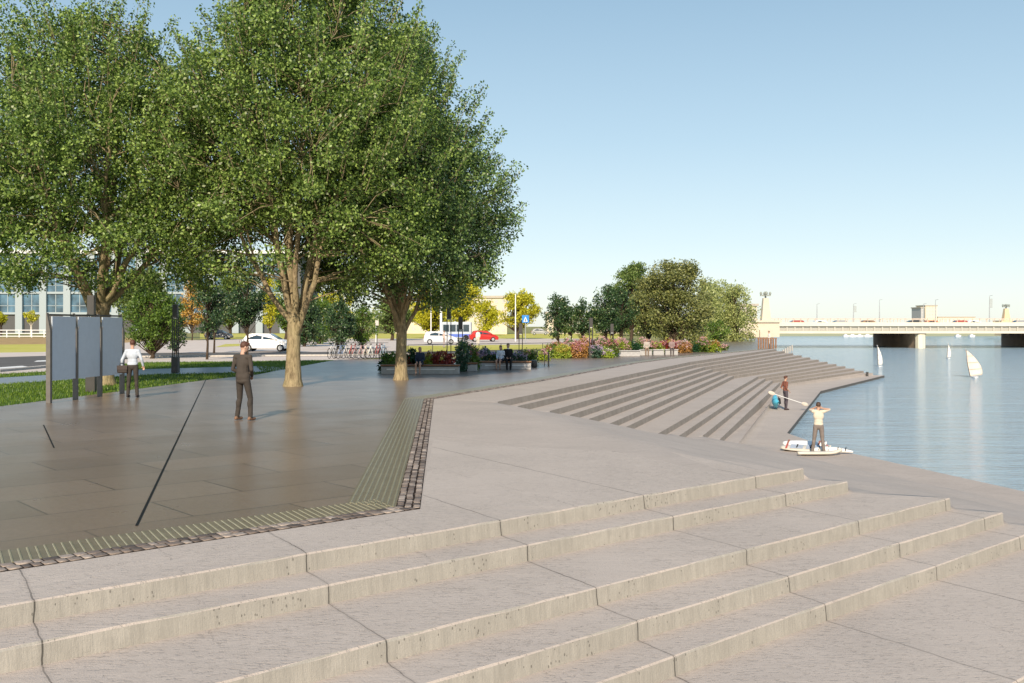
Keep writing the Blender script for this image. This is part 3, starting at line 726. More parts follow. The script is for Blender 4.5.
small_tree(140, 170, 268, 326, 60, 'broad pale green tree filling the gap right of the office pillars', M_LEAFM, 61, leaf=.45, trunkr=.25)
small_tree(192, 150, 279, 330, 34, 'orange tinted autumn tree behind the dark slender trees', leafmat('leaf_orange', (.25, .15, .02), (.50, .30, .05), (.70, .42, .10), .3, pale=0), 62, 'autumn_tree', leaf=.38)
small_tree(230, 180, 276, 328, 38, 'green tree between the two dark street trees', M_LEAFM, 63, leaf=.45, trunkr=.25)
small_tree(286, 160, 274, 330, 40, 'leafy green tree directly behind the smooth tan trunk', M_LEAFB, 64, leaf=.4, trunkr=.25)
small_tree(392, 150, 288, 332, 44, 'loose green tree behind the trunk by the long bench', M_LEAFM, 65, leaf=.4, trunkr=.22)
small_tree(318, 120, 296, 344, 44, 'dense green bush tree right of the dark evergreen bush', M_LEAFB, 66, leaf=.3, trunkr=.2)
small_tree(486, 230, 300, 332, 30, 'small faded yellow tree above the red car', M_LEAFY, 67, 'autumn_tree', leaf=.5)
small_tree(571, 150, 304, 334, 44, 'faded green tree behind the leftmost dark row trees', M_LEAFM, 68, leaf=.4)
small_tree(612, 160, 300, 334, 60, 'wide faded green tree behind the dark row', M_LEAFM, 69, leaf=.4)
# distant belts of trees
def belt(name, x0, x1, Y0, Y1, h, mat, seed, label, z0=0, n=90):
    rg = np.random.default_rng(seed); cx = rg.uniform(x0, x1, n); cy = rg.uniform(Y0, Y1, n); r_ = rg.uniform(.35, .6, n)*h
    cl = np.stack([cx, cy, z0 + rg.uniform(.25, .62, n)*h], 1)
    V, Q = leaves(cl, r_, [160]*n, h*.10, rg)
    tag(mkobj(name, npmesh(name, V, Q), mat), label, 'trees', kind='stuff')
belt('far_woods', 165, 250, 452, 475, 5.0, M_LEAFM, 41, 'low green treeline on the far river bank under the bridge', -.6)
belt('distant_woods', -200, -20, 330, 360, 9, M_LEAFP, 42, 'pale mass of distant trees behind the roads', 0, 120)
belt('promenade_woods', 18, 46, 215, 235, 7, M_LEAFP, 43, 'pale trees massed near the bridge end', 0, 40)

# ------------------------------------------------------------------ display boards
def boards():
    P_ = [Vector((*at(49, 403), 0)), Vector((*at(77, 399.6), 0)), Vector((*at(101.5, 396.6), 0)), Vector((*at(122, 393.6), 0))]
    d = (P_[3]-P_[0]); d.normalize(); L = (P_[3]-P_[0]).length/3; ang = math.atan2(d.y, d.x)
    words = ['nearest of the three blank grey display boards', 'middle one of the three blank grey display boards', 'farthest blank grey board, beside the man in white shirt']
    for i in range(3):
        root = empty('display_board', P_[0]+d*L*i, ang, words[i], 'display board', 'blank display boards on the plaza edge')
        m = MB(); m.box(.10, L-.04, -.035, -.005, .62, 2.42); m.build('panel', M_BOARD, root, .004)
        for xx in ([0] if i < 2 else [0, L]):
            m = MB(); m.box(xx-.05, xx+.05, -.065, .065, 0, 2.0)
            m.prism([(-.065, 2.0), (.065, 2.0), (.065, 2.52), (.04, 2.52)], xx-.05, xx+.05, 0, Matrix(((0, 0, 1, 0), (1, 0, 0, 0), (0, 1, 0, 0), (0, 0, 0, 1))))
            m.build('post', M_POST, root, .006)
        m = MB(); m.box(.06, L-.06, .02, .06, 2.44, 2.49); m.build('top_rail', M_STEEL, root)
        for xx in (.10, ):
            m = MB(); m.box(xx-.03, xx+.0, -.05, .0, 2.05, 2.14); m.build('bracket', M_ALU, root)
boards()

def lamp(px, Y, label, h=3.15):
    root = empty('lamp_column', (xat(px, Y), Y, 0), random.uniform(-.1, .1), label, 'lamp', 'dark square lamp columns')
    m = MB(); m.box(-.15, .15, -.15, .15, 0, .72); m.build('base_box', M_STEEL, root, .01)
    for sx, sy in ((-.1, -.1), (.1, -.1), (.1, .1), (-.1, .1)):
        m = MB(); m.tube([(sx, sy, .72), (sx, sy, h-.6)], .024, 6); m.build('rod', M_STEEL, root)
    m = MB(); m.box(-.11, .11, -.11, .11, h-.62, h); m.build('lamp_head', M_STEEL, root, .01)
    m = MB(); m.box(-.08, .08, -.08, .08, h-.66, h-.622); m.build('lens', M_WHITE, root)
lamp(91.5, 32.6, 'dark lamp column standing behind the middle blank board')
lamp(175.5, 46, 'dark lamp column on the lawn right of the white-shirted man')
lamp(449, 52, 'taller dark lamp column behind the red shrub planter')
lamp(460.5, 50, 'dark lamp column beside the tall grasses between benches', 2.6)
lamp(520.7, 60, 'dark lamp column behind the seated couple', 2.3)
lamp(591, 67, 'dark lamp column in front of the long flower bed', 2.7)
lamp(612, 70, 'dark lamp column at the flower bed end by the bench', 2.3)

# ------------------------------------------------------------------ benches and planters
def bench(name, px0, px1, Y, label, depth=.5, h=.42, wood=True, led=True, group=None):
    x0, x1 = xat(px0, Y), xat(px1, Y); L = x1-x0
    root = empty(name, (x0, Y, 0), 0, label, 'bench', group)
    m = MB(); m.box(0, L, 0, depth, .0, h-.10); m.build('base', M_CONC, root, .015)
    n = max(3, int(L/.32))
    m = MB(); nb = 4
    for k in range(nb): m.box(-.03, L+.03, -.03+(depth+.06)*k/nb, -.03+(depth+.06)*(k+.86)/nb, h-.06, h)
    m.build('seat', M_WOOD if wood else M_CONC, root, .006)
    m = MB(); m.box(.05, L-.05, .03, depth-.03, h-.1, h-.06); m.build('plinth', M_STEEL, root)
    if led:
        m = MB(); m.box(.25, L-.18, -.012, 0, .20, .235); m.build('light_strip', simple('led_white', (0.8, .8, .8), .4, .3, var=.02), root)
    return root
bench('planter_bench', 381, 459, 44.5, 'long concrete bench with brown wooden seat behind the big tree trunk')
bench('planter_bench', 467, 477, 47, 'short concrete bench end between tall grasses and couple', led=False)
bench('planter_bench', 480, 531, 49, 'concrete bench where a couple in white and black sits')
bench('planter_bench', 618, 640, 70.5, 'bench with dark blue front beside the flower bed', wood=False, led=False)
bench('planter_bench', 640, 652, 73, 'pale bench block under the seated figure in white', wood=False, led=False)
bench('planter_bench', 653.5, 664, 73.5, 'middle pale bench block before the red flowers', wood=False, led=False)
bench('planter_bench', 665.5, 678, 74, 'rightmost pale bench block before the red flowers', wood=False, led=False)

# plants
FM = {}
def fmat(name, c):
    if name not in FM: FM[name] = leafmat('petal_'+name, tuple(v*.6 for v in c), c, tuple(min(1, v*1.3) for v in c), .3, pale=0)
    return FM[name]
FC = dict(pink=(.70, .42, .42), red=(.27, .04, .025), orange=(.42, .22, .06), yellow=(.55, .46, .08), lilac=(.50, .38, .52), white=(.72, .62, .55), rose=(.55, .24, .24), green=(.12, .20, .03), dark=(.02, .07, .02), lime=(.30, .38, .04), bluegreen=(.06, .12, .07))
def clump(px, Y, top, w_, fol, flo, label, seed, name='flowering_clump', base=0.0, group=None, y_off=0, fl=.45, dep=None):
    rg = np.random.default_rng(seed); h = zat(top, Y)-base; x = xat(px, Y); r = w_*Y/F/2; dp = dep or r
    root = empty(name, (x, Y, base), 0, label, 'plant', group)
    n = int(30+ 26*h*r*4); th = rg.uniform(0, 2*PI, n); f = np.sqrt(rg.random(n))
    X = np.cos(th)*f*r; Yy = np.sin(th)*f*dp; Z = rg.uniform(.06, .92, n)*h*(1-.3*f**2)
    V, Q = leaves(np.stack([X, Yy, Z], 1), np.full(n, .14), [16]*n, .13, rg, 1.3)
    mkobj('foliage', npmesh('foliage', V, Q), fmat(fol, FC[fol]), root)
    m = MB()
    for i in range(14):
        a_ = random.uniform(0, 6.28); q = random.random()
        m.tube([(math.cos(a_)*q*r*.5, math.sin(a_)*q*dp*.5, 0), (math.cos(a_)*q*r*.8, math.sin(a_)*q*dp*.8, h*.85)], .012, 4)
    m.build('stem', fmat('green', FC['green']), root)
    if flo:
        n2 = int(n*fl); th = rg.uniform(0, 2*PI, n2); f = np.sqrt(rg.random(n2))
        Z = h*(1-.3*f**2)*rg.uniform(.6, 1.05, n2)
        V, Q = leaves(np.stack([np.cos(th)*f*r, np.sin(th)*f*dp, Z], 1), np.full(n2, .08), [14]*n2, .085, rg, .6)
        mkobj('blossom', npmesh('blossom', V, Q), fmat(flo, FC[flo]), root)
        n3 = n2//2; th = rg.uniform(0, 2*PI, n3); f = np.sqrt(rg.random(n3)); o2 = ('white', 'pink', 'yellow')[seed % 3]
        V, Q = leaves(np.stack([np.cos(th)*f*r, np.sin(th)*f*dp, h*(1-.3*f**2)*rg.uniform(.3, 1.12, n3)], 1), np.full(n3, .07), [9]*n3, .08, rg, .6)
        mkobj('blossom', npmesh('blossom', V, Q), fmat(o2, FC[o2]), root)
    return root
PLG = 'plants of the planters and flower beds'
def cl(*a_, **k): return clump(*a_, group=PLG, **k)
cl(391, 45.6, 350, 16, 'green', None, 'rounded green shrub at the left end of the long bench', 51, name='green_shrub')
cl(384.5, 46.0, 353, 6, 'dark', None, 'small dark shrub at the outer left bench corner', 52, name='green_shrub')
cl(412, 45.9, 344.5, 13, 'dark', None, 'dark leafy shrub right of the trunk behind the seated woman', 53, name='green_shrub')
cl(407, 45.6, 358, 8, 'red', None, 'low red shrub between trunk and seated woman', 54, name='red_shrub')
cl(428, 45.8, 352, 14, 'lime', 'orange', 'yellow orange grassy clump right of the seated woman', 55)
cl(443, 45.8, 350.5, 24, 'red', 'red', 'wide dark red shrub on the right half of the long bench', 56, name='red_shrub')
cl(463, 47.3, 338, 13, 'bluegreen', 'green', 'tall grey green grasses between the two benches', 57, name='tall_grass', dep=.5)
cl(472, 48.2, 345, 14, 'green', 'rose', 'green clump with rosy heads left of the couple bench', 58)
cl(485, 50, 347, 14, 'bluegreen', 'lilac', 'lilac flowered clump at the left of the couple bench', 59)
cl(497, 50.2, 352, 12, 'green', 'lilac', 'lilac flowered clump directly behind the couple', 60)
cl(518, 50.2, 352, 16, 'bluegreen', 'lilac', 'lilac flowered clump just right of the seated couple', 61)
cl(530, 56, 349, 16, 'green', 'pink', 'pink flowered clump past the right end of the couple bench', 62)
cl(543, 62, 350, 12, 'lime', 'pink', 'low pink flowers on lime leaves behind the thin bollard', 63)
cl(506, 60, 350.5, 30, 'lime', 'yellow', 'low lime clump along the fence behind the couple', 64, fl=.3)
spec = [(557, 68, 342, 20, 'green', 'orange'), (562, 66.5, 345, 16, 'lime', 'yellow'), (570, 69, 338, 18, 'green', 'pink'), (578, 67, 341, 16, 'orange', 'rose'),
        (586, 69.5, 336, 18, 'orange', 'pink'), (596, 67, 345, 14, 'bluegreen', 'lilac'), (601, 70, 337, 20, 'green', 'pink'), (611, 69.5, 339, 16, 'green', 'rose'), (607, 67, 349, 14, 'lime', 'lilac'),
        (622, 73.5, 338, 18, 'lime', 'pink'), (633, 74, 341, 18, 'dark', None), (643, 76, 338, 18, 'green', 'pink'), (655, 76.5, 341, 18, 'lime', 'rose'), (668, 77, 339, 18, 'red', 'rose'),
        (682, 80, 340, 18, 'orange', 'pink'), (692, 82, 342, 18, 'dark', None), (703, 82, 337.5, 16, 'green', 'pink'), (713, 82, 340, 16, 'lime', 'orange'), (722, 88, 344, 12, 'green', 'pink'), (549, 70, 345, 10, 'green', 'pink')]
cw = {'orange': 'orange', 'yellow': 'yellow', 'pink': 'pink', 'rose': 'deep rose', 'lilac': 'pale lilac', None: 'no'}
order = sorted(range(len(spec)), key=lambda i: spec[i][0]); words = ['first', 'second', 'third', 'fourth', 'fifth', 'sixth', 'seventh', 'eighth', 'ninth', 'tenth', 'eleventh', 'twelfth', 'thirteenth', 'fourteenth', 'fifteenth', 'sixteenth', 'seventeenth', 'eighteenth', 'nineteenth', 'twentieth']
fw = {'green': 'green', 'lime': 'lime', 'orange': 'orange', 'bluegreen': 'grey green', 'red': 'dark red', 'dark': 'dark green'}
for rank, i in enumerate(order):
    px, Y, top, w_, fol, flo = spec[i]
    cl(px, Y, top, w_, fol, flo, f'{words[rank]} clump from the left in the long bed, {fw[fol]} with {cw[flo]} blossoms', 70+i, fl=.75, name='flowering_clump' if flo else 'green_shrub')

# low wire fence behind the beds
def fence(name, P0, P1, h, n, label, mat, rails=(1.0, ), r=.02, wire=0):
    P0, P1 = Vector(P0), Vector(P1); root = empty(name, P0, 0, label, 'fence'); D = P1-P0
    for i in range(n+1):
        q = D*i/n; m = MB(); m.tube([(q.x, q.y, 0), (q.x, q.y, h)], r*1.3, 6); m.build('post', mat, root)
    for f in rails:
        m = MB(); m.tube([(0, 0, h*f), (D.x, D.y, D.z+h*f)], r, 6); m.build('rail', mat, root)
    if wire:
        m = MB(); k = int(D.length/wire)
        for i in range(k): q = D*i/k; m.box(q.x-.006, q.x+.006, q.y-.006, q.y+.006, .08, h)
        m.build('bars', mat, root)
    return root
fence('metal_fence', (xat(408, 63), 63, 0), (xat(600, 74), 74, 0), .95, 9, 'low dark rail fence running behind the planters', M_STEEL, (1.0, .5))
fence('white_fence', (xat(-30, 190), 190, 0), (xat(120, 186), 186, 0), 1.35, 12, 'white railing in front of the glass office', M_WHITE, (1.0, .55, .15), r=.09)
# promontory railing with brown posts near the bridge end
root = empty('wooden_railing', (xat(758, 94.6), 94.4, 0), 0, 'short brown post railing at the tip of the promenade', 'railing')
for i in range(8):
    m = MB(); m.box(i*.235-.06, i*.235+.06, -.04, .04, 0, .95); m.build('post', M_WOOD, root)
m = MB(); m.box(-.1, 1.75, -.03, .03, .95, 1.02); m.build('rail', M_WOOD, root)

# bollard, hoop, bin
m = MB(); m.tube([(0, 0, 0), (0, 0, .72)], .045, 10); m.ellip((0, 0, .72), (.05, .05, .03)); o = m.build('bollard', M_STEEL, loc=(xat(548.5, 53.5), 53.5, 0)); tag(o, 'thin dark bollard right of the couple bench', 'bollard')
m = MB(); m.tube([(0, 0, 0), (0, 0, .75), (.05, 0, .8), (.35, 0, .8), (.4, 0, .75), (.4, 0, 0)], .02, 8); o = m.build('bike_hoop', M_STEEL, loc=(xat(537, 54), 54, 0)); tag(o, 'thin metal hoop stand beside the dark bollard', 'bike stand')
root = empty('waste_bin', (xat(534, 51.5), 51.5, 0), 0, 'small round dark bin at the right end of the couple bench', 'bin')
m = MB(); m.tube([(0, 0, 0), (0, 0, .05), (0, 0, .3), (0, 0, .36)], [.12, .16, .17, .15], 14); m.build('drum', M_STEEL, root)
m = MB(); m.tube([(0, 0, .36), (0, 0, .39)], [.165, .13], 14); m.build('lid', M_POST, root)
m = MB(); m.tube([(0, 0, 0), (0, 0, .28)], [.11, .09], 10); m.ellip((0, 0, .3), (.13, .13, .07)); o = m.build('mooring_bollard', M_STEEL, loc=(30.4, 85.2, LOW)); tag(o, 'tiny dark mooring bollard on the quay tip', 'bollard')

# ------------------------------------------------------------------ bicycles
def bicycle(x, y, rz, colr, label):
    mat = simple('bike_paint_'+colr[0], colr[1], .4, .5)
    root = empty('bicycle', (x, y, 0), rz, label, 'bicycle', 'bicycles parked in a row behind the plaza')
    for s_ in (-.52, .52):
        m = MB(); k = 20; pts_ = [(s_+.33*math.cos(2*PI*i/k), 0, .34+.33*math.sin(2*PI*i/k)) for i in range(k+1)]
        m.tube(pts_, .02, 6, cap=False); wl_ = m.build('wheel', M_RUB, root)
        m = MB()
        for i in range(8): m.tube([(s_, 0, .34), (s_+.32*math.cos(PI*i/4), 0, .34+.32*math.sin(PI*i/4))], .004, 4)
        m.build('spokes', M_ALU, wl_)
    m = MB(); A, B_, C_, D_ = (-.52, 0, .34), (-.05, 0, .30), (-.2, 0, .82), (.38, 0, .86)
    for p, q in ((A, B_), (B_, C_), (A, C_), (C_, D_), (B_, D_), (D_, (.52, 0, .34)), (C_, (-.23, 0, .93)), (D_, (.36, 0, 1.0))): m.tube([p, q], .022, 6)
    m.build('frame', mat, root)
    m = MB(); m.ellip((-.24, 0, .95), (.13, .07, .035)); m.build('saddle', M_RUB, root)
    m = MB(); m.tube([(.30, -.28, 1.02), (.38, -.12, 1.03), (.38, .12, 1.03), (.30, .28, 1.02)], .015, 6); m.build('handlebar', M_STEEL, root)
cols = [('white', (.75, .74, .7)), ('silver', (.45, .46, .48)), ('blue', (.25, .33, .5)), ('pale', (.7, .66, .6)), ('red', (.5, .10, .08)), ('grey', (.35, .35, .36)), ('pink', (.65, .42, .4)), ('cream', (.72, .68, .55)), ('white2', (.78, .78, .76)), ('crimson', (.45, .06, .06)), ('sky', (.45, .55, .65))]
bl = ['white bicycle at the left end of the bicycle row', 'silver bicycle, second from the left in the row', 'dark blue bicycle, third from the left in the row', 'pale beige bicycle, fourth from the left in the row', 'red bicycle, fifth from the left in the row', 'grey bicycle in the middle of the row', 'pink bicycle, fifth from the right in the row', 'cream bicycle, fourth from the right in the row', 'white bicycle, third from the right in the row', 'crimson bicycle, second from the right in the row', 'sky blue bicycle at the right end of the row']
for i in range(11): bicycle(xat(332, 66)+i*.335, 66.2, R(70+random.uniform(-8, 8)), cols[i], bl[i])

# ------------------------------------------------------------------ vehicles
def car(x, y, rz, col, label, L=4.1, kind='hatch', name='parked_car', group='cars on the roads'):
    W = .86; paint = simple('car_paint_'+col[0], col[1], .3, .5, var=.03)
    root = empty(name, (x, y, 0), rz, label, 'car', group)
    h = L/2
    prof_ = [(-h+.05, .28), (-h, .55), (-h+.05, .92), (-h+.25, 1.0), (-h+.55, 1.44), (-h+1.0, 1.52), (.35, 1.50), (1.15, 1.03), (h-.35, .86), (h-.05, .70), (h, .45), (h-.05, .26)]
    if kind == 'wagon': prof_[3] = (-h+.1, 1.05); prof_[4] = (-h+.3, 1.46)
    vs = []; 
    lv = [(-W, 1.0), (-W+.06, 1.0), (W-.06, 1.0), (W, 1.0)]
    for yy, _ in ((-W, 0), (-W*.96, 1), (W*.96, 1), (W, 0)):
        for i, (px_, pz) in enumerate(prof_):
            inn = .80 if pz > 1.1 else (1.0 if abs(yy) == W else 1.0)
            vs.append((px_*(.985 if abs(yy) == W else 1), yy*inn, pz))
    n = len(prof_); fs = []
    for r_ in range(3):
        for i in range(n): fs.append((r_*n+i, r_*n+(i+1) % n, (r_+1)*n+(i+1) % n, (r_+1)*n+i))
    fs += [tuple(range(n-1, -1, -1)), tuple(range(3*n, 4*n))]
    m = MB(); m.add(vs, fs); m.build('body', paint, root, .04)
    for s_ in (-1, 1):
        def wy(z): return s_*(W*(1-(z-1.0)/.5*.2) + .008)
        for (xa, xb, xc, xd) in ((-h+.72, -.25, -.25, -h+.85), (-.15, .88, .36, -.15)):
            z0_, z1_ = 1.04, 1.40
            m = MB(); q = [(xa, s_*(W*.985+.006), z0_), (xb, s_*(W*.985+.006), z0_), (xc, s_*(W*.80+.012), z1_), (xd, s_*(W*.80+.012), z1_)]
            q2 = [(a_, b_-s_*.02, c_) for a_, b_, c_ in q]
            m.add(q+q2, [(0, 1, 2, 3), (4, 5, 6, 7), (0, 1, 5, 4), (1, 2, 6, 5), (2, 3, 7, 6), (3, 0, 4, 7)]); m.build('side_window', M_GLASS, root)
        m = MB(); m.ellip((.95, s_*(W+.06), 1.05), (.07, .09, .06)); m.build('mirror', paint, root)
        for sx in (-h+.72, h-.78):
            m = MB(); m.tube([(sx, s_*(W-.2), .31), (sx, s_*(W+.015), .31)], .31, 18); wl_ = m.build('wheel', M_RUB, root)
            m = MB(); m.tube([(sx, s_*(W), .31), (sx, s_*(W+.025), .31)], [.21, .18], 14); m.build('rim', M_ALU, wl_)
        m = MB(); m.ellip((h-.08, s_*.62, .66), (.08, .16, .08)); m.build('headlight', M_WHITE, root)
        m = MB(); m.box(-h-.01, -h+.06, s_*.68-.1, s_*.68+.1, .72, .92); m.build('tail_light', simple('tail_red', (.4, .02, .02), .3), root)
    m = MB(); m.add([(.46, -W*.74, 1.46), (1.16, -W*.9, 1.06), (1.16, W*.9, 1.06), (.46, W*.74, 1.46), (.44, -W*.74, 1.44), (1.14, -W*.9, 1.04), (1.14, W*.9, 1.04), (.44, W*.74, 1.44)], [(0, 1, 2, 3), (7, 6, 5, 4), (0, 1, 5, 4), (1, 2, 6, 5), (2, 3, 7, 6), (3, 0, 4, 7)])
    m.build('windscreen', M_GLASS, root)
    return root
car(xat(267, 84.5), 84.5, 0, ('white', (.8, .79, .77)), 'white hatchback driving behind the smooth tan trunk', 4.2)
car(xat(484, 140), 138, R(8), ('red', (.45, .02, .015)), 'red car on the far road beside the pedestrian in white', 4.0)
car(xat(440.5, 118), 118, R(5), ('silver', (.6, .6, .62)), 'silver white car left of the bus, behind the planter', 4.0, 'wagon')
car(xat(461, 165), 165, 0, ('blue', (.06, .08, .28)), 'dark blue car between bus and red car', 4.2)
car(xat(540, 240), 240, 0, ('grey', (.3, .3, .3)), 'far grey car behind the yellow green tree', 4.2)
car(xat(170, 150), 150, 0, ('beige', (.6, .52, .42)), 'far beige car behind the dark slender trees', 4.2)
car(xat(219, 160), 160, 0, ('graphite', (.12, .12, .13)), 'far dark car seen between the slender trees', 4.2)
# bus
root = empty('city_bus', (xat(457, 150), 150, 0), 0, 'pale grey bus with dark windows behind the golden tree', 'bus')
m = MB(); m.box(-2.2, 2.2, -1.2, 1.2, .35, 2.75); m.build('body', simple('bus_paint', (.46, .50, .54), .4), root, .12)
for i in range(4): m = MB(); m.box(-2.0+i*1.0, -1.12+i*1.0, -1.22, -1.19, 1.3, 2.35); m.build('window', M_GLASS, root)
m = MB(); m.box(-2.205, 2.205, -1.215, -1.195, .5, .95); m.build('stripe', simple('bus_blue', (.1, .16, .5), .4), root)
for s_ in (-1.4, 1.4): m = MB(); m.tube([(s_, -1.25, .42), (s_, -.9, .42)], .42, 16); m.build('wheel', M_RUB, root)

# poles and blue sign
def mast(px, Y, top, r, label, arm=True, mat=M_WHITE, base=0.0, name='street_lamp', group='white lamp masts'):
    h = zat(top, Y)-base; root = empty(name, (xat(px, Y), Y, base), 0, label, 'street lamp', group)
    m = MB(); m.tube([(0, 0, 0), (0, 0, h)], [r, r*.6], 8); m.build('pole', mat, root)
    if arm:
        m = MB(); m.tube([(0, 0, h-.1), (.5, 0, h+.25), (1.3, 0, h+.35)], r*.5, 6); m.build('arm', mat, root)
        m = MB(); m.ellip((1.5, 0, h+.33), (.35, .14, .08)); m.build('lamp_head', mat, root)
mast(441, 150, 245, .2, 'thick white lamp mast left of the bus')
mast(431, 145, 272, .09, 'thin white mast just left of the thick one')
mast(515.5, 140, 294, .10, 'thin white mast in front of the yellow green tree', False)
mast(322, 150, 285, .12, 'pale mast behind the low dark rounded tree', False)
mast(345, 150, 285, .12, 'pale mast above the right bicycles', False)
mast(376, 110, 320, .06, 'short pole at the right end of the bicycle row', False)
root = empty('road_sign', (xat(525.5, 120), 120, 0), 0, 'blue square road sign with white symbol near the yellow tree', 'road sign')
m = MB(); m.tube([(0, 0, 0), (0, 0, 3.0)], .05, 8); m.build('pole', M_ALU, root)
m = MB(); m.box(-.42, .42, -.07, -.05, 2.55, 3.45); m.build('plate', simple('sign_blue', (.03, .22, .62), .4), root, .02)
m = MB(); Mx = Matrix(((1, 0, 0, 0), (0, 0, 1, 0), (0, 1, 0, 0), (0, 0, 0, 1)))
m.prism([(-.26, 2.68), (.26, 2.68), (0, 3.28)], -.085, -.073, 0, Mx); m.build('symbol', M_WHITE, root)
m = MB(); m.prism([(-.05, 2.72), (.05, 2.72), (.05, 3.0), (-.05, 3.0)], -.092, -.0875, 0, Mx); m.build('figure', simple('sign_dark', (.02, .03, .05), .5), root)
root = empty('road_sign', (xat(377, 100), 100, 0), 0, 'small white plate on a dark pole past the bicycles', 'road sign')
m = MB(); m.tube([(0, 0, 0), (0, 0, 2.6)], .04, 8); m.build('pole', M_STEEL, root)
m = MB(); m.box(-.17, .17, -.07, -.05, 2.2, 2.7); m.build('plate', M_KERB, root, .02)

# ------------------------------------------------------------------ buildings
def office():
    Y = 300; x0 = xat(-60, Y); x1 = xat(300, Y)
    root = empty('office_building', (x0, Y, 0), 0, 'long modern office with white pillars and blue glass', 'building')
    L = x1-x0; m = MB(); m.box(0, L, 1.2, 30, 0, 24); m.build('wall', simple('office_wall', (.10, .10, .10), .7), root)
    m = MB(); m.box(-1, L+1, -.4, 30.5, 24, 25); m.build('roof', M_WHITE, root)
    pil = simple('office_pillar', (.36, .41, .43), .6, .3, var=.04)
    n = int(L/7.25)
    for i in range(n+1):
        m = MB(); xx = i*7.25 + 1.9; m.box(xx-1.05, xx+1.05, 0, 1.3, 0, 24); m.build('pillar', pil, root)
    for i in range(n):
        xx = i*7.25 + 1.9
        for z in (6.2, 12.4, 18.4):
            m = MB(); m.box(xx+1.05, xx+6.2, .5, 1.15, z-.55, z+.1); m.build('spandrel', pil, root)
            m = MB(); m.box(xx+1.05, xx+6.2, .9, 1.1, z+.1, z+5.5); wn_ = m.build('window', M_BGLASS, root)
            m = MB(); m.box(xx+3.5, xx+3.7, .8, .95, z+.1, z+5.5); m.box(xx+1.05, xx+6.2, .8, .95, z+2.0, z+2.15); m.build('mullion', pil, wn_)
office()
def block(px0, px1, Y, top, label, mat, floors=5, cols_=5, name='apartment_building', base=0, roof='flat'):
    x0, x1 = xat(px0, Y), xat(px1, Y); h = zat(top, Y)-base; root = empty(name, (x0, Y, base), 0, label, 'building')
    L = x1-x0; m = MB(); m.box(0, L, 0, 14, 0, h); m.build('wall', mat, root)
    m = MB(); m.box(-.4, L+.4, -.4, 14.4, h, h+.6); m.build('roof', simple('roof_grey', (.45, .40, .34), .8), root)
    fh = h/floors; cw_ = L/cols_
    for i in range(cols_):
        for j in range(floors):
            m = MB(); m.box(i*cw_+cw_*.28, i*cw_+cw_*.72, -.06, .02, j*fh+fh*.3, j*fh+fh*.78); m.build('window', M_WGL, root)
M_WGL = simple('far_window', (.48, .48, .46), .3, .5)  # panes coloured pale to look overexposed like their walls
block(465, 507, 260, 298, 'cream apartment block behind the red car', M_CREAM, 5, 6)
block(395, 440, 280, 306, 'low cream block behind the golden trees', M_CREAM, 3, 6)
block(547, 580, 270, 314, 'low cream building behind the leftmost dark trees', M_CREAM, 2, 5)
block(600, 660, 280, 312, 'cream building glimpsed behind the flower bed trees', M_CREAM, 3, 8)
block(741, 757, 262, 306, 'pale block beside the bridge pylon', M_CREAM, 4, 3)
block(925.5, 937, 620, 306, 'cream tower block standing beyond the bridge', simple('far_cream', (.80, .66, .50), .8), 7, 4, base=-.5)
block(921, 924, 600, 308, 'narrow grey tower next to the cream tower block', simple('far_grey', (.45, .44, .44), .8), 7, 1, base=-.5)
block(938, 975, 640, 317.5, 'low peach building beyond the bridge', simple('far_peach', (.85, .74, .60), .8), 2, 8, base=-.5)

# ------------------------------------------------------------------ bridge
M_BR = simple('bridge_cream', (.68, .64, .52), .8, .2, var=.05, scale=.3)
M_BD = simple('bridge_girder', (.42, .40, .35), .8, .2)
M_PIER = simple('pier_stone', (.40, .28, .20), .85, .2, var=.2, scale=.4)
M_PIERL = simple('pier_stone_lit', (.80, .72, .55), .85, .2, var=.06, scale=.4)  # paler copy of the pier stone: sunlight on the noses put into the colour
root = empty('river_bridge', (52, 200, WZ), 0, 'long cream river bridge with low railing and brown piers', 'bridge')
zd = lambda py: zat(py, 200)-WZ
XL = 260
m = MB(); m.box(0, XL, 0, .5, zd(326.2), zd(322.3)); m.box(0, XL, 25.5, 26, zd(326.2), zd(322.3)); m.box(0, XL, .5, 25.5, zd(326.2), zd(326.2)+.12); m.build('deck', M_BR, root)
m = MB(); m.box(0, XL, .5, 25.5, zd(331.0), zd(326.3)); m.build('girder', M_BD, root)
m = MB(); m.box(0, XL, .2, 25.8, zd(333.4), zd(331.1)); m.build('lower_beam', M_BR, root)
m = MB()
for i in range(int(XL/1.6)): m.box(i*1.6, i*1.6+.28, .3, .5, zd(331.0), zd(326.3))
m.build('rib', simple('bridge_rib', (.5, .47, .4), .8), root)
for yy in (.15, 25.7):
    m = MB()
    for i in range(int(XL/1.5)): m.box(i*1.5, i*1.5+.10, yy, yy+.1, zd(322.3), zd(322.3)+.75)
    m.box(0, XL, yy, yy+.12, zd(322.3)+.68, zd(322.3)+.80); m.build('railing', simple('rail_beige', (.62, .50, .40), .7), root)
for i, xx in enumerate((29.8, 58.8, 88, 117, 146, 175, 204)):
    m = MB(); hp = zd(334.6)
    m.box(xx, xx+1.6, 1.6, 25.5, -1, hp); pr = m.build('pier', M_PIER, root)
    m = MB(); m.prism([(xx-.12, 1.6), (xx+.1, .7), (xx+.8, .3), (xx+1.5, .7), (xx+1.72, 1.6)], -1, hp+.05); m.build('nose', M_PIERL, pr)
    m = MB()
    for k in range(8): m.box(xx-.3, xx+1.9, 1.2+k*3.1, 3.0+k*3.1, hp, zd(333.3)); 
    m.build('bearing', M_PIER, pr)
m = MB(); m.box(-6, 0, -2, 28, 0, zd(322.3)); m.build('abutment', M_PIERL, root)
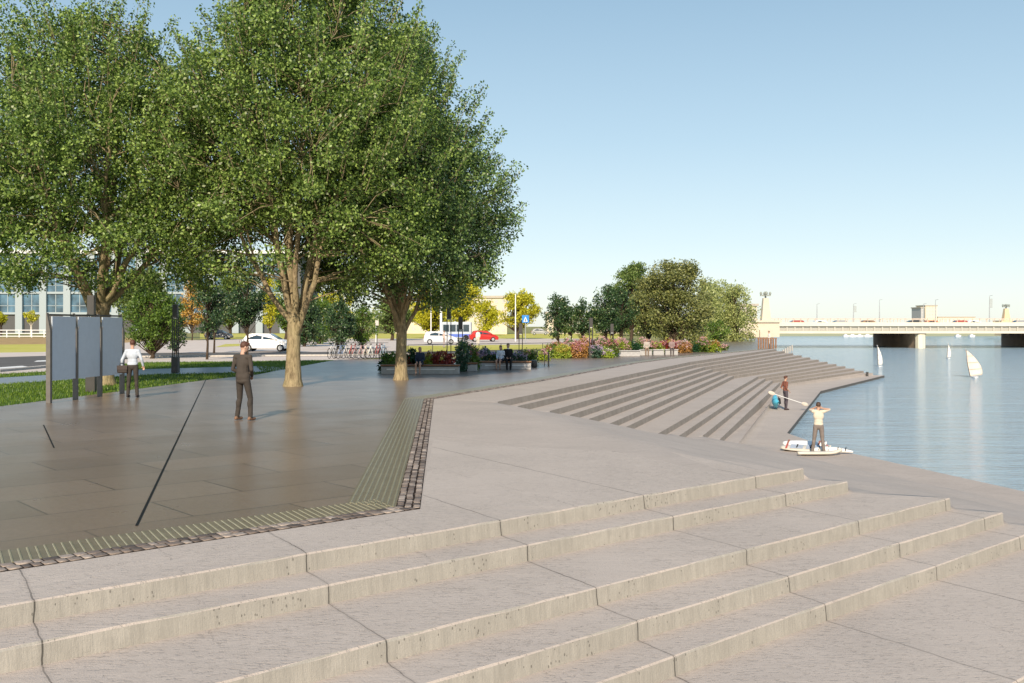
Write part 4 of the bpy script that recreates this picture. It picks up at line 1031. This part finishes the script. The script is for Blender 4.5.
def pylon(px, Y, top, base, label, s_=1.0, mat=M_CREAM):
    h = zat(top, Y)-base; root = empty('bridge_pylon', (xat(px, Y), Y, base), 0, label, 'pylon', 'stone pylons of the bridge')
    zb = zat(320.5, Y)-base
    m = MB(); m.box(-1.5*s_, 1.5*s_, -1.5*s_, 1.5*s_, 0, zb*.88); m.box(-1.75*s_, 1.75*s_, -1.75*s_, 1.75*s_, zb*.88, zb); m.build('pedestal', mat, root)
    sq = [(-.62*s_, -.62*s_), (.62*s_, -.62*s_), (.62*s_, .62*s_), (-.62*s_, .62*s_)]
    m = MB(); m.prism(sq, zb, h-.9*s_, 0, None, .55); m.build('shaft', mat, root)
    m = MB(); m.box(-.7*s_, .7*s_, -.15*s_, .15*s_, h-.62*s_, h-.45*s_); m.box(-.15*s_, .15*s_, -.7*s_, .7*s_, h-.62*s_, h-.45*s_)
    for a_, b_ in ((-.62, 0), (.62, 0), (0, -.62), (0, .62)): m.ellip((a_*s_, b_*s_, h-.25*s_), (.17*s_, .17*s_, .22*s_))
    m.tube([(0, 0, h-.95*s_), (0, 0, h)], .12*s_, 6)
    m.build('lantern_cross', simple('lantern_bronze', (.30, .32, .28), .5), root)
pylon(765.5, 196, 291.5, 0, 'cream stone pylon with lantern cross at the near bridge end', 1.45)
pylon(1006, 330, 304, -1, 'far orange tinted pylon rising over the bridge deck at right', 1.7, simple('far_pylon', (.75, .55, .33), .8))
root = empty('stone_wall', (46.5, 194, 0), 0, 'pale wall blocks at the foot of the near pylon', 'wall')
m = MB(); m.box(-2.5, 1.5, 0, 4, 0, 2.6); m.box(1.6, 3.4, -1, 2, 0, 1.4); m.build('blocks', M_CREAM, root)
dk = zat(322.3, 200)
for i, (px, top) in enumerate(((817, 304), (853.5, 304), (879.5, 300), (923.5, 304), (935.5, 300), (989.5, 296))):
    nm = ['leftmost thin lamp post on the bridge', 'bridge lamp post with small plate, second from left', 'third lamp post from left on the bridge', 'bridge lamp post before the narrow grey tower', 'bridge lamp post before the cream tower block', 'rightmost lamp post on the bridge, near the far pylon'][i]
    Yb = 204; h = zat(top, Yb)-dk; r0 = empty('bridge_lamp', (xat(px, Yb), Yb, dk), 0, nm, 'street lamp', 'thin lamp posts on the bridge')
    m = MB(); m.tube([(0, 0, 0), (0, 0, h)], [.11, .05], 6); m.build('pole', M_ALU, r0)
    m = MB(); m.tube([(0, 0, h), (.6, 0, h+.12)], .05, 5); m.build('arm', M_ALU, r0)
    if i in (1, 5): m = MB(); m.box(.05, .6, -.05, .05, h*.55, h*.9); m.build('banner', simple('banner_grey', (.4, .43, .42), .6), r0)
# cars crossing the bridge (tops show over the railing)
cc = [('dark red', 'bred', (.35, .08, .06)), ('white', 'white', (.8, .79, .77)), ('grey', 'bgrey', (.3, .3, .3)), ('brown', 'bbrown', (.30, .18, .1)), ('black', 'bblack', (.05, .05, .05)), ('rust coloured', 'brust', (.5, .2, .1))]
for i, px in enumerate((795, 822, 838, 870, 912, 933, 958, 975, 1018)):
    w0, k_, c_ = cc[i % 6]
    side = 'left' if px < 872 else 'right'
    Yb = 203+ (i % 3)*1.5
    r0 = car(xat(px, Yb), Yb, 0 if i % 2 else PI, (k_, c_), f'{w0} car crossing the bridge, {words[i]} from the left', 4.1, name='passing_car', group='cars crossing the bridge')
    r0.location.z = dk-1.08
# moored boats and posts by far bank
for i, (px, wd) in enumerate(((846, .7), (853, 1.0), (860, .8), (868, 1.0), (958, .7), (972, .7))):
    Yb = 415; r0 = empty('moored_boat', (xat(px, Yb), Yb, WZ), 0, f'{words[i]} white boat from the left along the far bank', 'boat', 'white boats moored at the far bank')
    m = MB(); m.prism([(-1.6*wd, -.7), (1.1*wd, -.7), (1.9*wd, 0), (1.1*wd, .7), (-1.6*wd, .7)], -.1, .7, 0, None, 1.08); m.build('hull', M_WHITE, r0)
    m = MB(); m.box(-.9*wd, .4*wd, -.5, .5, .7, 1.1); m.build('cabin', M_WHITE, r0, .1)
for i in range(7):
    m = MB(); m.tube([(0, 0, -1), (0, 0, 1.0)], .16, 6); Yb = 128+i*9
    o = m.build('mooring_pile', simple('pile_grey', (.45, .42, .38), .8), loc=(xat(779+i*2.2, Yb), Yb, WZ)); tag(o, 'grey mooring pile in the water before the bridge end', 'pile', 'grey mooring piles in the water')

# ------------------------------------------------------------------ windsurfers
def sail(px, wy, hpx, wpx, lean, label, col, rider=None, flip=1, boom=True):
    Yb = (H-WZ)*F/(wy-HY); h = hpx*Yb/F; wd = wpx*Yb/F
    root = empty('windsurf_rig', (xat(px, Yb), Yb, WZ), 0, label, 'windsurfer', 'small sailing rigs on the river')
    m = MB(); n = 14
    pr = [(-1.15+2.3*i/n, .28*math.sin(PI*(i+.4)/(n+.8))**.6) for i in range(n+1)]
    m.prism([(a_, b_) for a_, b_ in pr]+[(a_, -b_) for a_, b_ in reversed(pr)], -.02, .08, 0, Matrix.Rotation(R(68), 4, 'Z')); m.build('board', M_WHITE, root)
    mast_b = Vector((-.3*flip*wd, 0, .1)); mast_t = Vector((lean*h, .05, h))
    V_ = []; Q_ = []; k = 12; kk = 6
    for i in range(k+1):
        s_ = i/k; p = mast_b.lerp(mast_t, s_) + Vector((flip*.10*math.sin(PI*s_)*wd*.6*-1, 0, 0)); cw_ = wd*(math.sin(PI*min(1, .30+.70*s_))**.75)*(1-.25*s_)
        for j in range(kk+1): q = j/kk; V_.append((p.x+flip*cw_*q, p.y+.16*math.sin(PI*q)+.3*q, p.z+ .10*h*(1-s_)*q*.4))
    for i in range(k):
        for j in range(kk): a_ = i*(kk+1)+j; Q_.append((a_, a_+1, a_+kk+2, a_+kk+1))
    o = mkobj('sail', npmesh('sail', V_, Q_), col, root, True); so = o.modifiers.new('s', 'SOLIDIFY'); so.thickness = .012
    m = MB(); m.tube([mast_b, mast_b.lerp(mast_t, .5)+Vector((-flip*.06*wd, 0, 0)), mast_t], [.03, .026, .015], 6); m.build('mast', M_STEEL, root)
    m = MB()
    for z_ in (.25, .5, .75):
        p = Vector(V_[int(z_*k)*(kk+1)]); q = Vector(V_[int(z_*k)*(kk+1)+kk]); m.tube([p-Vector((0, .02, 0)), (p+q)/2+Vector((0, .10, 0)), q-Vector((0, .02, 0))], .012, 4)
    m.build('batten', simple('batten_brown', (.35, .2, .14), .6), root)
    return root, Yb
M_SAIL = simple('sail_white', (.80, .77, .72), .6, .2, var=.05); M_SAILP = simple('sail_peach', (.82, .68, .56), .6, .2, var=.06)
sail(880, 366.5, 21.5, 6, -.10, 'white narrow sail on the water left of the bridge pier shadow', M_SAIL)
sail(948.5, 358.5, 15, 5, .02, 'faint distant white sail between the two other sails', M_SAIL)
r3, Y3 = sail(975, 377.5, 28, 16, -.30, 'large peach white sail at the right of the river', M_SAILP)

# ------------------------------------------------------------------ people
def prim_capsule(bm, p0, p1, r0, r1, n=14, sx=1.0):
    p0, p1 = Vector(p0), Vector(p1); d = p1-p0; L = max(d.length, 1e-4); q = d.to_track_quat('Z', 'Y')
    rows = []
    prs = [(-r0*math.cos(t_), r0*math.sin(t_)) for t_ in (0.25, .7, 1.15, PI/2)] + [(L+r1*math.sin(t_), r1*math.cos(t_)) for t_ in (0, .45, .9, 1.35)]
    for z, r_ in prs:
        rows.append([bm.verts.new(p0 + q @ Vector((r_*math.cos(2*PI*j/n)*sx, r_*math.sin(2*PI*j/n), z))) for j in range(n)])
    for a_, b_ in zip(rows, rows[1:]):
        for j in range(n): bm.faces.new((a_[j], a_[(j+1) % n], b_[(j+1) % n], b_[j]))
    bm.faces.new(rows[0][::-1]); bm.faces.new(rows[-1])
def prim_ell(bm, c, r, M3=None):
    ret = bmesh.ops.create_uvsphere(bm, u_segments=18, v_segments=12, radius=1.0)
    for v in ret['verts']:
        co = Vector((v.co.x*r[0], v.co.y*r[1], v.co.z*r[2]))
        if M3: co = M3 @ co
        v.co = co + Vector(c)
def remeshed(name, prims, voxel, mats, parent, smooth_it=2):
    bm = bmesh.new()
    for p in prims:
        if p[0] == 'c': prim_capsule(bm, *p[1:5])
        else: prim_ell(bm, p[1], p[2], p[4] if len(p) > 4 else None)
    me = bpy.data.meshes.new(name+'_src'); bm.to_mesh(me); bm.free()
    o = bpy.data.objects.new(name+'_src', me); COL.objects.link(o)
    r_ = o.modifiers.new('r', 'REMESH'); r_.mode = 'VOXEL'; r_.voxel_size = voxel
    if smooth_it: s_ = o.modifiers.new('s', 'SMOOTH'); s_.factor = .5; s_.iterations = smooth_it
    dg = bpy.context.evaluated_depsgraph_get(); dg.update()
    me2 = bpy.data.meshes.new_from_object(o.evaluated_get(dg)); me2.name = name
    bpy.data.objects.remove(o); bpy.data.meshes.remove(me)
    n = len(me2.polygons); C = np.zeros(n*3, np.float32); me2.polygons.foreach_get('center', C); C = C.reshape(-1, 3)
    best = np.full(n, 1e9); idx = np.zeros(n, np.int32); names = []
    for p in prims:
        mt = p[5] if p[0] == 'c' else p[3]
        if mt not in names: names.append(mt)
        if p[0] == 'c':
            a_, b_ = np.array(p[1]), np.array(p[2]); d = b_-a_; L2 = max((d*d).sum(), 1e-9)
            tt = np.clip(((C-a_)@d)/L2, 0, 1); dist = np.linalg.norm(C-(a_+tt[:, None]*d), axis=1)-(p[3]+(p[4]-p[3])*tt)
        else:
            q = C-np.array(p[1])
            if len(p) > 4: q = q @ np.array(p[4].to_3x3())
            rr = np.array(p[2]); k0 = np.linalg.norm(q/rr, axis=1); k1 = np.linalg.norm(q/(rr*rr), axis=1)+1e-9; dist = k0*(k0-1)/k1
        msk = dist < best; best[msk] = dist[msk]; idx[msk] = names.index(mt)
    me2.materials.clear()
    me2.polygons.foreach_set('material_index', idx)
    o = mkobj(name, me2, [mats[k] for k in names], parent, True)
    return o
SKIN = simple('skin', (.52, .31, .22), .55, .3, var=.05)
def person(loc, rz, label, cols_, pose, voxel=.012, height=1.78, hair=(.06, .035, .02), short=False, longhair=False, jacket=False, bare_leg=False, group=None):
    """local axes: x right, y forward, z up; pose gives joints in metres for a 1.78 m body"""
    root = empty('person', loc, rz, label, 'person', group); k = height/1.78
    sh, tr_, fo = cols_
    mats = dict(skin=SKIN, top=simple('cloth_%.2f_%.2f_%.2f' % sh, sh, .85, .1, var=.1, scale=9), leg=simple('cloth_%.2f_%.2f_%.2f' % tr_, tr_, .85, .1, var=.12, scale=9), shoe=simple('shoe_%.2f_%.2f' % fo[:2], fo, .6, .3))
    J = dict(hipL=(-.09, 0, .93), hipR=(.09, 0, .93), kneeL=(-.10, .02, .50), kneeR=(.10, .02, .50), ankL=(-.10, -.02, .09), ankR=(.10, -.02, .09),
             pel=(0, 0, .97), chest=(0, .0, 1.30), neck=(0, -.01, 1.50), head=(0, .02, 1.655),
             shL=(-.175, -.01, 1.43), shR=(.175, -.01, 1.43), elL=(-.235, -.03, 1.14), elR=(.235, -.03, 1.14), wrL=(-.23, .05, .89), wrR=(.23, .05, .89), toe=.0, look=0.0, nod=0.0)
    J.update(pose); V3 = {a_: Vector(b_)*k for a_, b_ in J.items() if hasattr(b_, '__len__')}
    pr = []
    def c(a_, b_, r0, r1, m): pr.append(('c', tuple(a_), tuple(b_), r0*k, r1*k, m))
    def e(a_, r, m, M3=None): pr.append(('e', tuple(a_), tuple(q*k for q in r), m) + ((M3,) if M3 else ()))
    pel, chest, neck = V3['pel'], V3['chest'], V3['neck']
    up = (chest-pel).normalized(); side = (V3['shR']-V3['shL']).normalized()
    fwd = up.cross(side)*-1; fwd = side.cross(up)*-1
    B3 = Matrix((side, up.cross(side), up)).transposed()
    e(pel, (.165, .115, .13), 'leg', B3); e(pel.lerp(chest, .45), (.148, .105, .17), 'top', B3); e(chest, (.178, .118, .17), 'top', B3)
    e(chest+up*.08*k, (.165, .10, .10), 'top', B3)
    if jacket: c(pel+up*.02*k, chest+up*.02*k, .150, .142, 'top')
    if jacket: e(pel+up*.03*k, (.182, .135, .17), 'top', B3); e(pel-up*.07*k, (.178, .13, .09), 'top', B3)
    else: e(pel+up*.07*k, (.162, .118, .09), 'top', B3)
    c(V3['shL'], V3['shR'], .062, .062, 'top')
    c(chest+up*.12*k, neck, .075, .052, 'top'); c(neck, V3['head']-Vector((0, .015, .05))*k, .054, .052, 'skin')
    Hd = V3['head']; HM = Matrix.Rotation(J['look'], 3, 'Z') @ Matrix.Rotation(J['nod'], 3, 'X')
    e(Hd, (.073, .092, .115), 'skin', HM); e(Hd+HM@Vector((0, .02, -.055))*k, (.056, .068, .06), 'skin', HM)
    e(Hd+HM@Vector((0, .098, -.018))*k, (.012, .022, .022), 'skin', HM)
    e(Hd+HM@Vector((0, .088, -.058))*k, (.024, .012, .010), 'skin', HM)
    for s_ in (-1, 1): e(Hd+HM@Vector((s_*.075, 0, -.01))*k, (.012, .022, .032), 'skin', HM)
    for s_ in 'LR':
        h, kn, an, sh_, el, wr = (V3[q+s_] for q in ('hip', 'knee', 'ank', 'sh', 'el', 'wr'))
        lm = 'skin' if bare_leg else 'leg'
        c(h, kn, .088, .062, lm if not bare_leg else 'leg') if not bare_leg else (c(h, h.lerp(kn, .6), .092, .085, 'leg'), c(h, kn, .08, .055, 'skin'))
        c(kn, an, .060 if not bare_leg else .052, .052 if not bare_leg else .034, lm); e(kn.lerp(an, .3)+Vector((0, -.018, 0))*k, (.058, .062, .12), lm)
        fd = Vector(J.get('foot'+s_, (0, 1, 0))).normalized()
        c(an+Vector((0, 0, -.045))*k, an+fd*.15*k+Vector((0, 0, -.052))*k, .040, .033, 'shoe'); c(an+Vector((0, 0, -.045))*k-fd*.05*k, an+Vector((0, 0, .0))*k, .036, .042, 'shoe')
        am = 'top'
        c(sh_, el, .056, .044, am)
        if short: c(sh_.lerp(el, .7), el, .044, .040, 'skin'); c(el, wr, .041, .027, 'skin')
        else: c(el, wr, .046, .034, am)
        fa = (wr-el).normalized(); c(wr, wr+fa*.02*k, .026, .024, 'skin')
        # hand: palm, four curled fingers, thumb
        ac = fa.cross(Vector((0, 1, 0)) if abs(fa.y) < .8 else Vector((1, 0, 0))).normalized(); nm_ = fa.cross(ac).normalized()
        pc = wr+fa*.055*k; HMm = Matrix((ac, nm_, fa)).transposed(); e(pc, (.040, .018, .048), 'skin', HMm)
        for i, (o_, L) in enumerate(((-.029, .062), (-.010, .075), (.010, .070), (.028, .055))):
            p0 = pc+fa*.035*k+ac*o_*k; p1 = p0+(fa*.8+nm_*.45)*L*.55*k; p2 = p1+(fa*.35+nm_*.8)*L*.5*k; c(p0, p1, .0095, .009, 'skin'); c(p1, p2, .009, .008, 'skin')
        p0 = pc-fa*.02*k-ac*.032*k; c(p0, p0+(fa*.7-ac*.5+nm_*.3)*.055*k, .012, .010, 'skin')
    remeshed('body', pr, voxel, mats, root)
    hm = simple('hair_%.2f_%.2f' % hair[:2], hair, .6, .4)
    hp = [('e', tuple(Hd+HM@Vector((0, -.018, .032))*k), (.083*k, .096*k, .098*k), 'h', HM), ('e', tuple(Hd+HM@Vector((0, .05, .085))*k), (.062*k, .05*k, .035*k), 'h', HM)]
    if longhair: hp += [('e', tuple(Hd+HM@Vector((0, -.06, -.08))*k), (.075*k, .05*k, .15*k), 'h', HM)]
    remeshed('hair', hp, voxel, dict(h=hm), root, 1)
    em = simple('eye_dark', (.02, .015, .012), .2)
    for s_ in (-1, 1):
        m = MB(); p = Hd+HM@Vector((s_*.03, .088, .008))*k; m.ellip(tuple(p), (.010*k, .007*k, .007*k), 8, 6); m.build('eye', em, root)
    if jacket:
        m = MB(); p = Hd+Vector((0, -.02, -.13))*k
        m.tube([p+Vector((0, 0, -.035)), p+Vector((0, 0, .01))], .064*k, 14, cap=False); m.build('collar', M_WHITE if jacket == 'white' else simple('collar_dark', (.05, .045, .04), .8), root)
    return root
# suited man walking on the plaza, seen from behind and slightly right
x, y = at(243, 420.5)
person((x, y, 0), R(-24), 'man in a dark grey suit standing alone on the glossy plaza', ((.070, .058, .049), (.058, .049, .042), (.22, .12, .07)),
       dict(kneeL=(-.13, .05, .50), ankL=(-.18, .02, .09), kneeR=(.14, .08, .50), ankR=(.19, .02, .09), head=(.01, .045, 1.655), nod=R(-14), look=R(-38), shL=(-.195, -.01, 1.43), shR=(.195, -.01, 1.43), elL=(-.26, -.03, 1.15), wrL=(-.10, .17, 1.02), elR=(.26, -.03, 1.15), wrR=(.10, .19, 1.0)), .010, 1.80, (.09, .035, .02), jacket='dark')
# man in a white shirt by the boards, bag at hip
x, y = at(132.5, 397.5); Yb = y
person((x, y, 0), R(4), 'man in white shirt and dark trousers seen from behind by the boards', ((.50, .54, .60), (.06, .05, .045), (.03, .02, .02)),
       dict(kneeL=(-.12, .03, .50), ankL=(-.14, 0, .09), kneeR=(.11, .03, .50), ankR=(.15, -.04, .09), elL=(-.30, -.04, 1.16), wrL=(-.32, .0, .92), elR=(.28, -.03, 1.17), wrR=(.30, .06, .98), look=R(12)), .011, 1.74, (.09, .04, .025))
root = empty('shoulder_bag', (x-.24, y-.10, .84), R(8), 'dark shoulder bag hanging at the left hip of the white-shirted man', 'bag')
m = MB(); m.box(-.17, .13, -.05, .05, -.10, .12); m.build('pouch', simple('bag_leather', (.035, .025, .02), .5), root, .03)
m = MB(); m.box(-.17, .13, -.062, -.05, .0, .13); m.build('flap', simple('bag_flap', (.05, .035, .03), .5), root, .005)
m = MB(); m.tube([(-.10, 0, .12), (-.08, 0, .20), (.02, 0, .20), (.05, 0, .12)], .012, 6); m.build('handle', M_RUB, root)
# surfer with hands behind his head
sx, sy = at(818.5, 454.5, LOW)
person((sx, sy, LOW), R(-12), 'man in cream t-shirt and grey jeans with hands behind his head', ((.60, .53, .42), (.20, .165, .145), (.12, .07, .05)),
       dict(kneeL=(-.14, .02, .50), ankL=(-.20, .0, .09), kneeR=(.13, .02, .50), ankR=(.18, -.01, .09), shL=(-.18, -.01, 1.46), shR=(.18, -.01, 1.46), elL=(-.26, .16, 1.50), elR=(.36, .10, 1.52), wrL=(-.12, -.02, 1.585), wrR=(.12, -.10, 1.575), look=R(-8)), .011, 1.76, (.07, .04, .025), short=True)
# paddler with kayak
kx, ky = at(785.5, 410, LOW)
person((kx, ky, LOW), R(-75), 'man in sleeveless brown top holding a paddle beside a blue kayak', ((.22, .085, .06), (.085, .07, .08), (.05, .03, .03)),
       dict(elL=(-.22, -.12, 1.16), wrL=(-.16, .06, 1.0), elR=(.24, -.08, 1.15), wrR=(.16, .12, .98), kneeL=(-.08, .04, .50), ankL=(-.08, .05, .09)), .014, 1.76, (.09, .045, .03), short=True)
root = empty('paddle', (kx, ky-.30, LOW), 0, 'kayak paddle with cream blades held across by the man in brown', 'paddle')
p0, p1 = Vector((-.66, -.1, .84)), Vector((.80, .1, .36))
m = MB(); m.tube([p0, p1], .017, 8); m.build('shaft', M_WHITE, root)
for p, d in ((p0, (p0-p1).normalized()), (p1, (p1-p0).normalized())):
    q = d.to_track_quat('X', 'Z').to_matrix().to_4x4(); m = MB(); m.ellip((.16, 0, 0), (.20, .03, .10), 14, 8, 0, Matrix.Translation(p) @ q); m.build('blade', simple('blade_cream', (.55, .48, .40), .5), root)
# kayak standing on its end behind / left of the man, pointing away
def kayak():
    root = empty('kayak', (kx-.62, ky+.25, LOW), R(-76), 'bright blue kayak tipped on its side beside the man in brown', 'kayak')
    V_ = []; Q_ = []; n = 22; kk = 12; L = 2.3
    for i in range(n+1):
        s_ = i/n; wd = .36*math.sin(PI*min(.985, max(.015, s_)))**.65; rk = .16*(2*s_-1)**4
        for j in range(kk):
            a_ = 2*PI*j/kk; zz = math.sin(a_); V_.append((-L*s_+.6, math.copysign(abs(math.cos(a_))**1.5, math.cos(a_))*wd, .20+rk + zz*(.16 if zz > 0 else .20)*math.sin(PI*min(.98, max(.02, s_)))**.4))
    for i in range(n):
        for j in range(kk): Q_.append((i*kk+j, i*kk+(j+1) % kk, (i+1)*kk+(j+1) % kk, (i+1)*kk+j))
    mkobj('hull', npmesh('hull', V_, Q_), simple('kayak_blue', (.10, .50, .66), .35, .5), root, True)
    m = MB(); k = 20; m.tube([(-.75+.42*math.cos(2*PI*i/k), .19*math.sin(2*PI*i/k), .37) for i in range(k+1)], .022, 6, cap=False); m.build('cockpit_rim', M_RUB, root)
    m = MB(); m.box(-.62, -.40, -.15, .15, .30, .46); m.build('seat', M_RUB, root, .03)
    m = MB(); m.ellip((.30, 0, .34), (.20, .10, .035)); m.build('hatch', simple('kayak_pale', (.45, .75, .8), .4), root)
    root.rotation_euler = (R(-84), 0, R(-105)); root.location = (kx-.62, ky+.35, LOW+.36)
kayak()
# boards by the surfer
def board(loc, rz, L, W, label, c1, pad=None, tilt=(0, 0), name='windsurf_board', stripes=None):
    root = empty(name, loc, rz, label, 'board', 'boards lying on the quay'); root.rotation_euler = (tilt[0], tilt[1], rz)
    n = 22; m = MB(); kk = 10; vs = []; fs = []
    for i in range(n+1):
        s_ = i/n; wd = W/2*(math.sin(PI*min(.97, s_*.94+.045))**.55)*(1-.12*s_); zc = .10*max(0, (s_-.7)/.3)**2
        for j in range(kk):
            a_ = 2*PI*j/kk; vs.append((L*(s_-.5), math.cos(a_)*wd, zc+.07+math.sin(a_)*.055))
    for i in range(n):
        for j in range(kk): fs.append((i*kk+j, i*kk+(j+1) % kk, (i+1)*kk+(j+1) % kk, (i+1)*kk+j))
    fs += [tuple(range(kk-1, -1, -1)), tuple(range(n*kk, n*kk+kk))]
    m.add(vs, fs, 0, True); m.build('deck', c1, root)
    if pad:
        for x0_, x1_, w0_ in ((-.62*L/2, -.1*L/2, .60), (.02, .55*L/2, .62)):
            m = MB(); m.box(x0_, x1_, -W*w0_/2, W*w0_/2, .118, .133); m.build('pad', pad, root, .01)
        for x0_ in (-.35*L/2, .2*L/2):
            m = MB(); m.tube([(x0_, -.14, .13), (x0_+.03, 0, .20), (x0_, .14, .13)], .02, 6); m.build('foot_strap', M_RUB, root)
    if stripes:
        for x0_ in (-.8*L/2, .62*L/2, .8*L/2): m = MB(); m.box(x0_, x0_+.06, -W*.30, W*.30, .112+.03*(x0_ > 0), .134+.03*(x0_ > 0)); m.build('stripe', stripes, root)
    m = MB(); m.prism([(-.12, 0), (.08, 0), (-.10, -.2), (-.16, -.2)], -.008, .008, 0, Matrix.Translation((-L/2+.25, 0, .03)) @ Matrix(((1, 0, 0, 0), (0, 0, 1, 0), (0, 1, 0, 0), (0, 0, 0, 1)))); m.build('fin', M_STEEL, root)
    return root
MB_G = simple('board_cream', (.62, .57, .48), .35, .5, var=.03); MB_R = simple('board_red', (.50, .10, .07), .5); MB_B = simple('board_grip', (.38, .43, .50), .7)
board((sx-.05, sy-.30, LOW+.02), R(4), 1.5, .36, 'plain cream board lying nearest to the surfer feet', MB_G)
board((sx-.20, sy+.75, LOW+.05), R(-24), 1.65, .62, 'upper white windsurf board with grey grip and red marks', MB_G, MB_B, (R(14), 0), stripes=MB_R)
board((sx-.05, sy+1.35, LOW+.12), R(-30), 1.5, .5, 'rear white board stacked behind the grey grip board', M_WHITE, None, (R(26), 0), stripes=simple('board_brown', (.30, .12, .08), .5))
# rolled sail beside the boards
root = empty('rolled_sail', (sx+.45, sy+.25, LOW), R(-16), 'rolled white sail with dark brown battens beside the boards', 'sail')
m = MB(); m.tube([(-.6, 0, .10), (-.2, 0, .13), (.3, .03, .12), (.75, 0, .08)], [.05, .10, .09, .03], 10); m.build('cloth', M_SAIL, root)
for xx in (-.35, -.05, .25, .5): m = MB(); m.tube([(xx, -.10, .12), (xx+.03, 0, .235), (xx, .10, .12)], .014, 5); m.build('strap', M_RUB, root)

SIT = dict(pel=(0, 0, .55), chest=(0, .03, .87), neck=(0, .04, 1.07), head=(0, .07, 1.22), hipL=(-.09, .03, .53), hipR=(.09, .03, .53), kneeL=(-.10, .45, .52), kneeR=(.10, .45, .52), ankL=(-.09, .42, .10), ankR=(.09, .44, .10),
           shL=(-.17, .02, 1.0), shR=(.17, .02, 1.0), elL=(-.21, .06, .74), elR=(.21, .06, .74), wrL=(-.10, .30, .64), wrR=(.10, .30, .64))
def sit(px, Y, rz, label, cols_, **k):
    ps = dict(SIT); ps.update(k.pop('pose', {}))
    return person((xat(px, Y), Y+.12, -.035), rz, label, cols_, ps, .018, **k)
sit(420, 44.5, R(170), 'blonde woman in dark blue dress seated on the long bench', ((.03, .045, .08), (.05, .05, .06), (.4, .25, .18)), height=1.66, hair=(.40, .25, .12), longhair=True, bare_leg=True)
sit(501, 49, R(160), 'woman in white top leaning beside the man in black suit', ((.62, .66, .72), (.05, .05, .07), (.3, .2, .16)), height=1.64, hair=(.10, .06, .04), longhair=True, bare_leg=True)
sit(508, 49, R(185), 'man in black suit seated bent forward on the bench', ((.018, .018, .02), (.018, .018, .02), (.02, .02, .02)), height=1.78, hair=(.12, .08, .05), jacket='white')
sit(647, 73, R(175), 'person in white seated on the pale bench block', ((.42, .37, .32), (.25, .18, .13), (.2, .15, .1)), height=1.7, hair=(.25, .16, .10))
sit(672, 74, R(175), 'seated figure in pale clothes at the right bench block', ((.28, .20, .19), (.10, .08, .08), (.2, .15, .1)), height=1.7, hair=(.10, .07, .05))
person((xat(478, 108), 108, 0), R(20), 'pedestrian dressed in white walking before the red car', ((.78, .74, .70), (.70, .62, .56), (.3, .25, .2)), {}, .03, 1.75, (.3, .2, .12))
person((xat(444, 100), 100, 0), R(-60), 'pedestrian in pink top walking behind the red shrub', ((.70, .45, .42), (.35, .30, .32), (.2, .2, .2)), {}, .03, 1.7, (.2, .12, .08))
person((xat(768, 96), 95.6, 0), R(90), 'pale dressed figure behind the brown railing at the promenade tip', ((.78, .76, .70), (.6, .55, .5), (.3, .25, .2)), {}, .03, 1.7, (.2, .15, .1))
